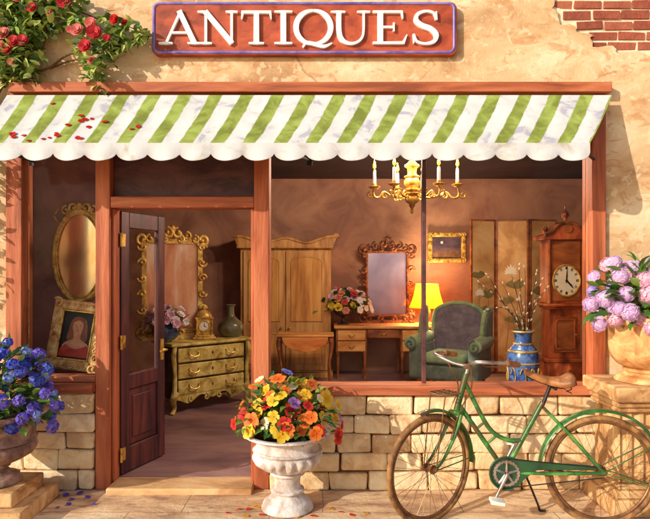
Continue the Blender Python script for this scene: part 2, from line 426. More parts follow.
mb = MB(); vs = [(x,0,z) for x,z in fl] + [(x,.025,z) for x,z in fl]; n = len(fl); fs = []
for t in tri:
    a, b, c = (fl[i] for i in t)
    cw = (b[0]-a[0])*(c[1]-a[1])-(b[1]-a[1])*(c[0]-a[0])
    fs.append(tuple(t) if cw > 0 else tuple(reversed(t)))
for s0, k in ((0, len(outer)), (len(outer), len(hole))):
    for i in range(k):
        a, b = s0+i, s0+(i+1) % k; fs.append((a, b, b+n, a+n))
mb.add(vs, fs); mb.build('plaster_wall', M['plaster'], B, smooth=False)
mb = MB().box(-7, XL, .026, .33, -.02, 6.5).box(XR, 7.5, .026, .33, -.02, 6.5).box(XL, XR, .026, .33, ZT+.001, 6.5)
mb.box(-7, 7.5, .33, BK+.4, 3.31, 6.5)
mb.build('wall_core', M['brickmortar'], B, smooth=False)
mb = MB(); z = Z(60); row = 0
while z < Z(-75):
    x = X(535) - (row % 2)*.11
    while x < X(740):
        w = R(.205,.235); mb.box(x, x+w-.016, .015+R(-.004,.004), .03, z+R(0,.004), z+.064+R(-.006,.003), R(0,1), .005); x += w
    z += .0805; row += 1
# keep only bricks that lie inside the hole
def inside(x, z):
    c = False
    for i in range(len(hole)):
        (x1,z1),(x2,z2) = hole[i], hole[i-1]
        if (z1 > z) != (z2 > z) and x < (x2-x1)*(z-z1)/(z2-z1)+x1: c = not c
    return c
keep = MB()
for i in range(0, len(mb.V), 8):
    v8 = mb.V[i:i+8]; cx = sum(v.x for v in v8)/8; cz = sum(v.z for v in v8)/8
    if all(inside(v.x, v.z) for v in v8) : yo = 0
    elif inside(cx, cz): yo = .007
    else: continue
    keep.add([v + Vector((0, yo, 0)) for v in v8], [(0,3,2,1),(4,5,6,7),(0,1,5,4),(1,2,6,5),(2,3,7,6),(3,0,4,7)], mb.T[i//8*6])
keep.build('brick_patch', M['brick'], B, bevel=.007, seg=3)

# ---- timber shop front
zs = Z(384); zl = Z(382)
MB().box(X(14), X(607), -.085, .02, Z(95), Z(85)).build('header_beam', M['timber_h'], B, bevel=.006)
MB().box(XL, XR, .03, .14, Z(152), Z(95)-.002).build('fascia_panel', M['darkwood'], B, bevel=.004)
def post(x0, x1, z0, m='timber', y0=-.035, z1=None):
    return MB().box(X(x0), X(x1), y0, .14, z0, z1 or Z(95)-.004).build('post', M[m], B, bevel=.006)
post(8, 24, zl-.06); post(97, 111.5, 0); post(254.5, 269.5, 0); post(590, 604, .0, y0=-.037)
MB().box(X(111.5)+.002, X(254.5)-.002, -.03, .13, Z(208), Z(197)).build('door_header', M['timber_h'], B, bevel=.005)
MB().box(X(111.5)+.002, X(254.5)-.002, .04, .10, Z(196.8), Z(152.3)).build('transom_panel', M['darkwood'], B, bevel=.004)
for a, b in ((111.5, 114), (251, 254.5)):
    MB().box(X(a)+(.002 if a < 200 else 0), X(b)-(.002 if a > 200 else 0), .0, .125, .05, Z(208)-.003).build('door_jamb', M['timber'], B, bevel=.004)
# sills, stone bases, glazing
MB().box(X(270), X(589.5), -.10, .12, Z(393), zs).build('sill', M['timber_h'], B, bevel=.007)
MB().box(X(-14), X(96.5), -.10, .12, Z(391), zl).box(X(24.5), X(96.5), -.03, .121, zl+.002, Z(376)).build('sill', M['timber_h'], B, bevel=.007)
def stones(x0, x1, ztop, courses):
    mo = MB().box(x0, x1, -.018, .125, -.01, ztop)
    b = MB(); hs = [R(.8,1.2) for _ in range(courses)]; zc_ = [ztop*sum(hs[:k])/sum(hs) for k in range(courses+1)]
    for r in range(courses):
        x = x0 - (0 if r % 2 == 0 else R(.12,.2))
        while x < x1 - .02:
            w = R(.24,.46); xa, xb = max(x, x0), min(x+w, x1)
            if x1 - xb < .12: xb = x1
            if xb - xa > .05:
                y0 = -.056 + R(-.010,.008)
                b.box(xa+.004, xb-.004, y0, .03, zc_[r]+.004, zc_[r+1]-.004, R(0,1), .011)
            x = xb
    o = mo.build('stone_base', M['mortar'], B, smooth=False)
    o2 = b.build('stone_course', M['stone'], o, bevel=.018, seg=4)
stones(X(270), X(596), Z(393)-.004, 5)
stones(X(-70), X(96.5), Z(391)-.004, 5)
for a, b in ((24.5, 96.5), (270, 423), (427, 589.5)):
    MB().box(X(a)+.003, X(b)-.003, .058, .066, (zl if a < 50 else zs)+.004, Z(152)-.003).build('window_pane', M['glass'], B, smooth=False)
MB().box(X(423), X(427), .035, .09, zs+.003, Z(152)-.003).build('mullion', M['darkwood'], B, bevel=.003)
MB().box(X(96.5)+.12, X(254.5), -.14, .124, -.02, .044).build('door_step', mottle('step_stone', [(170,124,80),(206,160,108),(222,182,130)], 5, .85, .3, 30, stretch=(.5,1,1)), B, bevel=.012)
# window display plinth
MB().box(X(25), X(96), .142, .62, .045, .815).build('display_shelf', M['darkwood'], B, bevel=.004)
MB().box(-2.95, -1.99, .625, .655, .045, 3.14).build('display_back', M['backdrop'], B, smooth=False)

# ---- the door, open inwards
W, H = .56, Z(208)-.065
d = bpy.data.objects.new('door', None); COL.objects.link(d); d.parent = B
d.location = (X(114)+.014, .125, .055); d.rotation_euler = (0, 0, math.radians(69))
mb = MB().box(0, .095, 0, .045, 0, H).box(W-.095, W, 0, .045, 0, H)
mb.box(.0952, W-.0952, .001, .044, 0, .2).box(.0952, W-.0952, .001, .044, .66, .78).box(.0952, W-.0952, .001, .044, H-.13, H)
mb.build('door_frame', M['door'], d, bevel=.006)
MB().box(.0955, W-.0955, .018, .03, .205, .655).box(.15, W-.15, .008, .038, .26, .60).build('kick_panel', M['door'], d, bevel=.008)
MB().box(.0955, W-.0955, .019, .025, .785, H-.135).build('door_pane', M['glass'], d, smooth=False)
mb = MB().box(W-.07, W-.025, -.006, 0, .84, 1.02)
mb.tube(cr([(W-.048,-.004,.93),(W-.048,-.05,.93),(W-.06,-.058,.93),(W-.14,-.058,.925)], 5), .009, 8)
mb.build('door_handle', M['brass'], d, bevel=.002)
for hz in (.16, 1.05, 1.86):
    MB().tube([(-.014,-.010,hz-.055),(-.014,-.010,hz+.055)], .011, 10).box(-.012,.045,-.0035,0,hz-.05,hz+.05).build('hinge', M['brass'], d)

# ---- light: sun from the upper left, warm evening
sun_to = Vector((-1.25, -1.0, .62)).normalized()
el = math.asin(sun_to.z); az = math.atan2(sun_to.x, sun_to.y)
w = bpy.data.worlds.new('World'); sc.world = w; w.use_nodes = True
nt = w.node_tree; nt.nodes.clear()
sky = nt.nodes.new('ShaderNodeTexSky'); sky.sky_type = 'NISHITA'; sky.sun_disc = False
sky.sun_elevation = el; sky.sun_rotation = az; sky.air_density = 1.0; sky.dust_density = 1.5
bg = nt.nodes.new('ShaderNodeBackground'); bg.inputs['Strength'].default_value = .13
wo = nt.nodes.new('ShaderNodeOutputWorld')
nt.links.new(sky.outputs[0], bg.inputs[0]); nt.links.new(bg.outputs[0], wo.inputs[0])
sl = bpy.data.lights.new('sun', 'SUN'); sl.energy = 3.5; sl.angle = math.radians(.6); sl.color = (1, .93, .81)
so = bpy.data.objects.new('sun', sl); COL.objects.link(so)
so.rotation_euler = (-sun_to).to_track_quat('-Z', 'Y').to_euler(); so.location = (-4, -6, 6)

cam = bpy.data.cameras.new('camera'); co = bpy.data.objects.new('camera', cam); COL.objects.link(co)
co.location = (0, -D, EYE); co.rotation_euler = (PI/2, 0, 0)
cam.sensor_width = 36; cam.lens = 36*D/5.0; cam.shift_x = 0; cam.shift_y = (270-259.5)/650
cam.clip_start = .05; cam.clip_end = 1000
sc.camera = co
sc.view_settings.view_transform = 'Standard'; sc.view_settings.look = 'None'
sc.view_settings.gamma = 1; sc.view_settings.use_curve_mapping = False; sc.view_settings.exposure = .38
sc.render.engine = 'CYCLES'
sc.cycles.use_denoising = True; sc.cycles.max_bounces = 8; sc.cycles.sample_clamp_indirect = 6
sc.cycles.transparent_max_bounces = 12
try: sc.cycles.denoiser = 'OPENIMAGEDENOISE'
except Exception: pass

# ================================================================== AWNING
AW = thing('awning', 'green and white striped canvas awning with a scalloped white valance over the shop window', 'awning')
XB0, XB1 = X(13), X(607)
YF, YB = -.50, -.085
ZB = Z(95,-.085); ZF = Z(143.5, YF)
def aw(u, v):
    xb = XB0 + (XB1-XB0)*u; xf = -.197 + .9255*xb
    sag = -.018*math.sin(PI*v) - .006*math.sin(u*20*2*PI)*math.sin(PI*v)
    return Vector((xb+(xf-xb)*v, YB+(YF-YB)*v, ZB+(ZF-ZB)*v + sag))
def canvasmat():
    g = NT('striped_canvas'); tc = g.n('ShaderNodeTexCoord')
    sp = g.n('ShaderNodeSeparateXYZ'); g.l(tc.outputs['UV'], sp.inputs[0])
    nz = g.n('ShaderNodeMath', operation='MULTIPLY_ADD'); g.l(g.noise(tc.outputs['Object'], 9, 3), nz.inputs[0]); nz.inputs[1].default_value = .12; nz.inputs[2].default_value = -.06
    sm = g.n('ShaderNodeMath', operation='MULTIPLY_ADD'); g.l(sp.outputs[0], sm.inputs[0]); sm.inputs[1].default_value = 19.6; g.l(nz.outputs[0], sm.inputs[2])
    fr = g.n('ShaderNodeMath', operation='FRACT'); g.l(sm.outputs[0], fr.inputs[0])
    gr = g.ramp(g.noise(tc.outputs['Object'], 7, 4, .6, .6), [(.36, lin((122,132,58))), (.5, lin((144,156,72))), (.64, lin((164,180,92)))])
    wh = g.ramp(g.noise(tc.outputs['Object'], 5, 4, .6, .9), [(.36, lin((176,172,184))), (.43, lin((206,204,200))), (.6, lin((218,216,212)))])
    k = g.ramp(fr.outputs[0], [(0, (0,0,0,1)), (.54, (0,0,0,1)), (.57, (1,1,1,1)), (.97, (1,1,1,1)), (1, (0,0,0,1))])
    c = g.mix(k, wh, gr)
    b = g.n('ShaderNodeBsdfPrincipled'); b.inputs['Roughness'].default_value = .85; b.inputs['Specular IOR Level'].default_value = .15; g.l(c, b.inputs['Base Color'])
    t = g.n('ShaderNodeBsdfTranslucent'); g.l(c, t.inputs['Color'])
    mx = g.n('ShaderNodeMixShader'); mx.inputs[0].default_value = .12; g.l(b.outputs[0], mx.inputs[1]); g.l(t.outputs[0], mx.inputs[2])
    bp = g.n('ShaderNodeBump'); bp.inputs['Strength'].default_value = .15; bp.inputs['Distance'].default_value = .02
    g.l(g.noise(tc.outputs['Object'], 14, 4), bp.inputs['Height']); g.l(bp.outputs[0], b.inputs['Normal'])
    g.l(mx.outputs[0], g.out.inputs['Surface']); return g.m
def sheet(nu, nv, fn, thick):
    vs, uv, fs = [], [], []
    for off in (0, thick):
        for i in range(nu+1):
            for j in range(nv+1):
                p = fn(i/nu, j/nv); vs.append(p + Vector((0, off*.6, -off*.8))); uv.append((i/nu, j/nv))
    q = lambda s, i, j: s*(nu+1)*(nv+1) + i*(nv+1) + j
    for i in range(nu):
        for j in range(nv):
            fs.append((q(0,i,j), q(0,i,j+1), q(0,i+1,j+1), q(0,i+1,j))); fs.append((q(1,i,j), q(1,i+1,j), q(1,i+1,j+1), q(1,i,j+1)))
    for i in range(nu): fs.append((q(0,i,nv), q(1,i,nv), q(1,i+1,nv), q(0,i+1,nv))); fs.append((q(0,i,0), q(0,i+1,0), q(1,i+1,0), q(1,i,0)))
    for j in range(nv): fs.append((q(0,0,j), q(1,0,j), q(1,0,j+1), q(0,0,j+1))); fs.append((q(0,nu,j), q(0,nu,j+1), q(1,nu,j+1), q(1,nu,j)))
    m = MB(); m.add(vs, fs); m.UV = uv; return m
sheet(160, 10, aw, .004).build('canopy', canvasmat(), AW)
NS = 19.6
def val(u, v):
    p = aw(u, 1.0); ph = (u*NS - .6) % 1.0
    h = .066 + .056*math.sqrt(max(0, 1-(2*ph-1)**2))
    y = p.y - .004 - .012*math.sin(u*NS*2*PI)*v - .01*v
    return Vector((p.x, y, p.z + .004 - h*v))
vm = sheet(400, 5, val, .003)
vm.build('valance', mottle('white_canvas', [(164,152,136),(186,180,172),(200,198,196)], 5, .85, .1, 20, lo=.3, hi=.5), AW)
for u in (.03, .5, .985):
    a = aw(u, .02) + Vector((0,0,-.03)); b = aw(u, .985) + Vector((0,.02,-.03)); wl = Vector((a.x, .028, Z(160)))
    MB().tube([a, b], .011, 8).tube([b, wl], .011, 8).box(wl.x-.02, wl.x+.02, .012, .03, wl.z-.04, wl.z+.04).build('support_arm', M['black'], AW)
MB().tube([aw(0,.99)+Vector((0,.012,-.02)), aw(1,.99)+Vector((0,.012,-.02))], .013, 8).build('front_bar', M['black'], AW)

# ================================================================== SIGN
SG = thing('shop_sign', 'rust red shop sign reading ANTIQUES in white serif capitals', 'sign', (0, 0, 0))
def rrect(x0, x1, z0, z1, r, n=6):
    o = []
    for cx, cz, a0 in ((x1-r,z1-r,0),(x0+r,z1-r,90),(x0+r,z0+r,180),(x1-r,z0+r,270)):
        o += [(cx+r*math.cos(math.radians(a0+90*k/n)), cz+r*math.sin(math.radians(a0+90*k/n))) for k in range(n+1)]
    return o
MB().prism(rrect(X(154), X(455.5), Z(57.5), Z(5), .05), -.055, -.001).build('board', M['signred'], SG, bevel=.006)
ring = rrect(X(156), X(452.5), Z(55), Z(6.5), .045)
MB().tube([(x, -.055, z) for x, z in ring], .010, 6, closed=True).build('edging', M['violet'], SG)
mb = MB(); zb, zt = Z(47.6), Z(14.8); cap = zt-zb; ky = [0]
def st(x0, x1, pts, ws, smooth=True, flip=False):
    ky[0] += 1; e = .0003*(ky[0] % 7)
    q = [(X(x0 + (x1-x0)*a), zb + cap*b) for a, b in pts]
    mb.stroke(q, [v*cap for v in ws], -.078-e, -.054, 8, smooth)
TH, TN = .155, .07
def serif(x0, x1, cx, b, w):  st(x0, x1, [(cx-w,b),(cx,b),(cx+w,b)], [.05,.075,.05], False)
# A
st(163,203,[(.14,.02),(.50,.99)],[TN,TN],False); st(163,203,[(.46,1.0),(.84,.02)],[TH,TH*1.05],False)
st(163,203,[(.24,.34),(.70,.34)],[TN*.9,TN*.9],False); serif(163,203,.13,.025,.17); serif(163,203,.84,.025,.17)
# N
st(200,239,[(.20,.03),(.20,.97)],[TN*1.1,TN*1.1],False); st(200,239,[(.18,.98),(.86,.02)],[TH*1.05,TH*1.05],False); st(200,239,[(.85,.02),(.85,.97)],[TN*1.1,TN*1.1],False)
serif(200,239,.20,.025,.15); serif(200,239,.12,.965,.13); serif(200,239,.85,.965,.15)
# T
st(243,272,[(.5,.03),(.5,.95)],[TH*1.1,TH],False); st(243,272,[(0,.955),(1,.955)],[.085,.085],False)
st(243,272,[(.04,.98),(.0,.74)],[.09,.03],False); st(243,272,[(.96,.98),(1.0,.74)],[.09,.03],False); serif(243,272,.5,.025,.26)
# I
st(274,294,[(.5,.03),(.5,.97)],[TH*1.1,TH*1.1],False); serif(274,294,.5,.025,.44); serif(274,294,.5,.97,.44)
# Q
ov = [(.5+.46*math.cos(a), .5+.50*math.sin(a)) for a in [PI/2+2*PI*k/24 for k in range(25)]]
st(295,332,ov,[TN,TH*.95,TH*1.05,TN*.9,TN,TN*.9,TN*.9,TH*.8,TH*1.1,TH*.9,TN][:11] if False else [TN,TH,TH*1.1,TH*.9,TN,TH*.9,TH*1.1,TH,TN],True)
st(295,332,[(.22,-.10),(.32,.04),(.52,.0),(.78,-.07),(1.0,.03)],[.05,.08,.12,.10,.03])
# U
st(331,369,[(.20,.96),(.20,.42),(.27,.14),(.46,.02),(.66,.05),(.80,.20),(.84,.45),(.84,.96)],[TH,TH,TH,TN*1.3,TN,TN,TN,TN])
serif(331,369,.18,.965,.19); serif(331,369,.84,.965,.17)
# E
st(369,406,[(.28,.03),(.28,.97)],[TH*1.1,TH*1.1],False); st(369,406,[(.08,.965),(.86,.965)],[.07,.075],False); st(369,406,[(.08,.03),(.90,.035)],[.07,.085],False)
st(369,406,[(.30,.51),(.64,.51)],[.065,.065],False); st(369,406,[(.84,.99),(.88,.76)],[.09,.03],False); st(369,406,[(.88,.01),(.99,.28)],[.10,.03],False); st(369,406,[(.64,.64),(.64,.38)],[.05,.05],False)
# S
st(411,438,[(.86,.74),(.78,.92),(.50,.985),(.20,.90),(.13,.72),(.32,.56),(.66,.45),(.86,.28),(.78,.08),(.46,.01),(.16,.08),(.06,.28)],[.05,.08,TN,.10,TH*.95,TH*1.05,TH*1.05,TH,.11,TN,.08,.05])
st(411,438,[(.87,.98),(.87,.72)],[.03,.07],False); st(411,438,[(.05,.02),(.05,.30)],[.03,.07],False)
mb.build('lettering', M['white'], SG, smooth=False)
# ================================================================== PLANTS AND URNS
def flower_mb(k=5, r=.028, cup=.25, rows=1, wide=.95):
    """one open flower facing +Z"""
    m = MB()
    for row in range(rows):
        rr = r*(1-.3*row); cu = cup + .55*row
        for i in range(k):
            a = 2*PI*i/k + row*.6 + R(-.1,.1); wd = rr*wide*2*math.sin(PI/k)*.62
            ca, sa = math.cos(a), math.sin(a)
            def q(l, s, h): return (ca*l - sa*s, sa*l + ca*s, h)
            h = rr*cu
            w1, w2 = R(-.12,.12)*rr, R(-.12,.12)*rr
            vs = [q(0,0,.001*row), q(rr*.5,-wd*.7,h*.62+rr*.06), q(rr*.55,0,h*.25), q(rr*.5,wd*.7,h*.62+rr*.06), q(rr*.92,-wd*.62,h+w1-rr*.08), q(rr*1.04,0,h*.9), q(rr*.92,wd*.62,h+w2-rr*.08)]
            tt = R(.45,1); m.add(vs, [(0,1,2),(0,2,3)], tt*.25); m.add(vs, [(1,4,5,2),(2,5,6,3)], tt)
    m.ball((0,0,r*.08),(r*.13,r*.13,r*.1),7,4,0.0)
    return m
def cluster_mb(n=22, rad=.05, fr=.016, k=4, flat=.75):
    """a rounded head of many small flowers facing +Z"""
    m = MB()
    for i in range(n):
        z = 1 - 1.25*(i+.5)/n; a = i*2.39996 + R(-.2,.2); s = math.sqrt(max(0, 1-z*z))
        d = Vector((s*math.cos(a), s*math.sin(a), z)); f = flower_mb(k, fr*R(.85,1.15), .12)
        q = d.to_track_quat('Z','Y'); t = R(0,1)
        m.add([q @ Vector(v) + Vector((d.x*rad, d.y*rad, d.z*rad*flat)) for v in f.V], f.F, t)
    return m
def rose_mb(r=.04):
    m = MB()
    for row, (n, rr, tilt) in enumerate(((5,1.0,.35),(5,.8,.75),(4,.55,1.1),(3,.32,1.35))):
        f = flower_mb(n, r*rr, tilt, 1, 1.25)
        q = Euler((0,0,row*.7)).to_matrix()
        m.add([q @ v + Vector((0,0,row*r*.06)) for v in f.V], f.F, .15+.22*row+R(-.1,.15))
        pass
    return m
def fdir(n, i, top=1.0, low=-.35):
    z = top - (top-low)*(i+.5)/n; a = i*2.39996; s = math.sqrt(max(0, 1-z*z))
    return Vector((s*math.cos(a), s*math.sin(a), z))
def quat(d): 
    q = Vector(d).to_track_quat('Z','Y'); return q @ Quaternion((0,0,1), R(0,6.28))
proto_hide = []
def bouquet(name, label, cat, loc, ell, protos, count, leafmat_, nleaf, lsize, low=-.35, czz=0.0, stems=None, jitter=.12, scl=(.85,1.15), pick=None):
    """a mound of leaves with countable blossoms; loc = centre of the mound's foot"""
    t = thing(name, label, cat, loc)
    fo = MB(); rx, ry, rz = ell
    for i in range(nleaf):
        d = fdir(nleaf, i, 1.0, low); k = R(.35,.98)
        p = Vector((d.x*rx*k, d.y*ry*k, czz + d.z*rz*k)); dd = Vector((d.x+R(-.6,.6), d.y+R(-.6,.6), d.z+R(-.5,.4)))
        fo.leaf(p, dd, lsize*R(.7,1.25), lsize*R(.45,.65), min(1,max(0,R(0,1))), R(.05,.45))
    for i in range(14):
        d = fdir(14, i, 1.0, .05); fo.tube([(d.x*.04, d.y*.04, 0), (d.x*rx*.4, d.y*ry*.4, czz*.6+d.z*rz*.5), (d.x*rx*.85, d.y*ry*.85, czz+d.z*rz*.85)], .0035, 5, t=.1)
    fo.build('foliage', leafmat_, t)
    first = {}
    for i in range(count):
        d = fdir(count, i, 1.0, low); d = Vector((d.x+R(-jitter,jitter), d.y+R(-jitter,jitter), d.z+R(-jitter,jitter))).normalized()
        k = R(.78,1.12); p = Vector((d.x*rx*k, d.y*ry*k, czz + d.z*rz*k))
        j = pick(i, p) if pick else random.randrange(len(protos))
        dd = Vector((d.x/rx, d.y/ry - .9, d.z/rz)) if True else d
        q = quat(Vector((d.x+R(-.4,.4), d.y-.3+R(-.35,.35), d.z+.15+R(-.35,.35))))
        if j not in first:
            fn, mat = protos[j]; o = fn().build('blossom', mat, t, angle=180); first[j] = o
            o.location = p; o.rotation_mode = 'QUATERNION'; o.rotation_quaternion = q; o.scale = (R(*scl),)*3
        else: copy_to(first[j], t, p, q, R(*scl))
    return t
def gad(n, amp, z0, z1):
    def f(a, z):
        if z0 <= z <= z1:
            w = math.sin(PI*(z-z0)/(z1-z0)); return 1 + amp*w*(abs(math.sin(a*n/2))*1.6-.8)
        return 1
    return f
def dense(prof, n=5):
    out = [(v.x, v.z) for v in cr([(r, 0, z) for r, z in prof], n)]
    return [(max(r, 0), z) for r, z in out]

# ---- white urn in the middle
wl = (X(287.5,-.375), -.375, 0)
U = thing('garden_urn', 'weathered white stone urn on the pavement, filled with red and yellow flowers', 'urn', wl)
MB().lathe(dense([(.0,.0),(.170,.0),(.175,.03),(.165,.055),(.145,.07),(.112,.10),(.098,.115)],4)+dense([(.098,.116),(.116,.122),(.118,.138),(.098,.146),(.090,.17),(.092,.215),(.104,.238),(.122,.246),(.122,.26),(.108,.266)],3), seg=48).build('foot', M['marble'], U, angle=55)
MB().lathe(dense([(.108,.2665),(.16,.285),(.215,.325),(.238,.365),(.236,.395),(.222,.408)],7), seg=144, mod=gad(20,.07,.27,.405), cap=False).build('bowl', M['marble'], U, angle=60)
MB().lathe([(.222,.4085),(.24,.410),(.246,.419),(.24,.428),(.228,.430),(.218,.45),(.22,.475),(.232,.50),(.258,.514),(.296,.519),(.307,.527),(.305,.538),(.288,.543),(.268,.538),(.25,.525),(.23,.50)], seg=56, cap=False).build('rim', M['marble'], U, angle=50)
MB().lathe([(0,.50),(.232,.502)], seg=40).build('soil', M['soil'], U)
pr = [(lambda: flower_mb(5,.045,.2), M['p_yellow']), (lambda: flower_mb(5,.045,.2), M['p_orange']), (lambda: flower_mb(5,.046,.2), M['p_red']), (lambda: flower_mb(5,.036,.2), M['p_cream']), (lambda: flower_mb(5,.034,.2), M['p_violet']), (lambda: flower_mb(5,.034,.2), M['p_blue'])]
bouquet('urn_flowers', 'mound of yellow, orange and red flowers spilling over the white urn', 'flowers', (wl[0], wl[1]-.02, .555), (.345,.25,.35), pr, 92, M['leaf'], 480, .075, -.04, .02, pick=lambda i, p: random.choices(range(6), [34,28,30,6,5,3])[0], scl=(.8,1.4), jitter=.18)

# ---- brown urn with blue flowers, on two slabs
bl = (X(-6,-.44), -.44, 0)
PL = thing('stone_plinth', 'low stepped stone plinth of two slabs beneath the brown urn', 'plinth', bl)
MB().box(-.33,.33,-.28,.28,0,.105, j=.004).build('slab', M['pedestal'], PL, bevel=.014, seg=3)
MB().box(-.24,.24,-.22,.22,.1055,.205, j=.004).build('slab', M['pedestal'], PL, bevel=.014, seg=3)
U = thing('garden_urn', 'brown stone urn under blue flowers on a stepped plinth', 'urn', (bl[0], bl[1], .205))
MB().lathe(dense([(0,0),(.165,0),(.17,.03),(.155,.05),(.12,.062),(.09,.09),(.088,.105)],4)+dense([(.088,.106),(.105,.112),(.105,.13),(.092,.136)],3), seg=40).build('foot', M['urnbrown'], U, angle=55)
MB().lathe(dense([(.092,.1365),(.17,.155),(.245,.20),(.27,.245),(.262,.28),(.252,.285)],7), seg=132, mod=gad(20,.035,.14,.284), cap=False).build('bowl', M['urnbrown'], U, angle=60)
MB().lathe([(.252,.2855),(.272,.29),(.278,.302),(.268,.312),(.262,.33),(.268,.40),(.290,.45),(.335,.468),(.352,.478),(.350,.494),(.332,.499),(.30,.49),(.27,.45)], seg=56, cap=False).build('rim', M['urnbrown'], U, angle=50)
MB().lathe([(0,.455),(.275,.457)], seg=40).build('soil', M['soil'], U)
pr = [(lambda: cluster_mb(15,.042,.018,5,.45), M['p_blue']), (lambda: cluster_mb(15,.042,.018,5,.45), M['p_indigo']), (lambda: cluster_mb(12,.036,.017,5,.45), M['p_sky'])]
bouquet('urn_flowers', 'trailing blue and indigo flowers overflowing the brown urn by the display window', 'flowers', (bl[0]+.02, bl[1]-.02, .70), (.40,.27,.42), pr, 99, M['leaf'], 480, .08, -.42, .07, pick=lambda i, p: random.choices(range(3), [50,36,14])[0], scl=(.7,1.15), jitter=.2)

# ---- pedestal with the ochre urn of hydrangeas
pl = (X(648,-.31), -.31, 0)
PD = thing('stone_pedestal', 'fluted stone pedestal behind the bicycle, carrying the ochre urn', 'pedestal', pl)
MB().box(-.36,.36,-.235,.285,0,.115, j=.004).build('base', M['pedestal'], PD, bevel=.012, seg=3)
MB().box(-.33,.33,-.21,.265,.1155,.17).box(-.305,.305,-.19,.245,.1705,.205).build('base_moulding', M['pedestal'], PD, bevel=.012, seg=3)
pg = []; hw, hd = .285, .18
def side(x0, y0, x1, y1, n):
    dx, dy = x1-x0, y1-y0; L = math.hypot(dx, dy); nx, ny = -dy/L, dx/L
    for i in range(n):
        for k in range(7):
            f = (i + k/7*.8 + .1)/n; dep = .024*math.sin(PI*k/6) if 0 <= k <= 6 else 0
            pg.append((x0+dx*f + nx*dep, y0+dy*f + ny*dep + .03))
side(-hw,-hd,hw,-hd,7); side(hw,-hd,hw,hd,5); side(hw,hd,-hw,hd,7); side(-hw,hd,-hw,-hd,5)
mb = MB(); n = len(pg)
mb.add([(x,y,.2055) for x,y in pg]+[(x,y,.70) for x,y in pg], [tuple(range(n-1,-1,-1)), tuple(range(n,2*n))]+[(i,(i+1)%n,(i+1)%n+n,i+n) for i in range(n)])
mb.build('shaft', M['pedestal'], PD, angle=35)
MB().box(-.305,.305,-.19,.245,.7005,.735).box(-.32,.32,-.21,.262,.7355,.775).build('top_moulding', M['pedestal'], PD, bevel=.012, seg=3)
MB().box(-.345,.345,-.245,.285,.7755,.882, j=.004).build('top_slab', M['pedestal'], PD, bevel=.014, seg=3)
U = thing('garden_urn', 'large ochre stone urn on the fluted pedestal, holding pink hydrangeas', 'urn', (pl[0], pl[1]-.0, .882))
MB().lathe(dense([(0,0),(.205,0),(.21,.022),(.195,.04),(.165,.05),(.15,.066)],4)+dense([(.15,.067),(.165,.074),(.165,.09),(.152,.098)],3), seg=48).build('foot', M['terra'], U, angle=55)
MB().lathe(dense([(.152,.0985),(.205,.125),(.245,.18),(.258,.25),(.258,.33),(.262,.40)],6)+[(.27,.405),(.295,.425),(.304,.438),(.302,.462),(.288,.47),(.262,.462),(.245,.42),(.235,.38)], seg=56, cap=False).build('bowl', M['terra'], U, angle=50)
MB().lathe([(0,.40),(.24,.402)], seg=40).build('soil', M['soil'], U)
pr = [(lambda: cluster_mb(26,.062,.030,4,.6), M['p_lilac']), (lambda: cluster_mb(26,.064,.031,4,.55), M['p_pink']), (lambda: cluster_mb(26,.055,.025,4), M['p_mauve'])]
bouquet('urn_flowers', 'pink and lilac hydrangeas with broad leaves in the ochre urn', 'flowers', (pl[0]-.01, pl[1]-.03, 1.335), (.40,.27,.38), pr, 76, M['bigleaf'], 230, .125, -.24, .06, pick=lambda i, p: random.choices(range(3), [44,40,16])[0], scl=(.5,.95), jitter=.24)
# one spray hanging over the rim
# ---- climbing rose over the awning
RB = thing('climbing_rose', 'climbing rose with red blooms trained over the wall beside the sign', 'climbing plant', (X(-30), -.06, 0))
ox = X(-30)
def rp(px, py, y=-.06): return Vector((X(px)-ox, y+.06, Z(py)))
br = MB(); canes = []
def cane(pts, r0, r1, dep=None):
    c = cr([rp(px, py, -.03-(.07*i/len(pts)) if dep is None else dep) for i, (px, py) in enumerate(pts)], 6); br.tube(c, [r0, (r0+r1)/2, r1], 7, t=R(0,1)); canes.append(c)
cane([(-28,488),(-32,380),(-24,260),(-20,150),(-6,95),(2,60),(8,30),(20,0),(30,-30)], .022, .010, -.05)
cane([(-24,260),(-12,180),(-8,120),(6,88),(22,62),(36,40),(44,18),(60,-10)], .016, .007)
cane([(6,88),(30,76),(52,70),(70,58),(92,52),(112,48),(134,44),(150,40)], .011, .004)
cane([(30,76),(46,50),(52,28),(58,8)], .009, .004)
cane([(52,70),(76,62),(92,66),(100,80),(106,92)], .007, .003)
cane([(44,18),(70,12),(96,20),(122,32),(140,26)], .008, .003)
cane([(8,30),(28,24),(48,30),(66,38)], .007, .003)
br.build('cane', M['branch'], RB)
fo = MB()
patches = [(10,12,26,16,190),(40,10,24,14,130),(20,36,26,16,190),(8,62,18,20,150),(30,64,20,14,110),(66,16,20,12,60),(86,30,14,10,50),(100,58,20,14,85),(118,48,16,8,50),(134,38,14,9,50),(100,76,9,9,40),(78,8,16,8,45),(-14,40,18,40,160),(50,34,14,10,40),(-8,110,12,24,90),(-14,170,10,30,90),(26,82,18,6,35),(112,28,14,6,25),(146,40,7,7,22),(104,90,6,6,14),(-20,260,9,60,60)]
for cx, cy, rx, ry, n in patches:
    for i in range(int(n*1.15)):
        a = R(0,2*PI); k = math.sqrt(R(0,1)); px, py = cx+rx*k*math.cos(a)*1.1, cy+ry*k*math.sin(a)*1.1
        y = -.03-R(0,1)**1.3*(.20 if k < .7 else .12)
        if py > 84 and y < -.07 and px > 5: y = -.03 - R(0,.04)
        fo.leaf(rp(px,py,y), (R(-1,1), R(-1,.1), R(-.9,.6)), R(.05,.095), R(.035,.058), min(1,max(0,random.gauss(.42,.28))), R(.05,.4))
fo.build('foliage', M['rose_leaf'], RB)
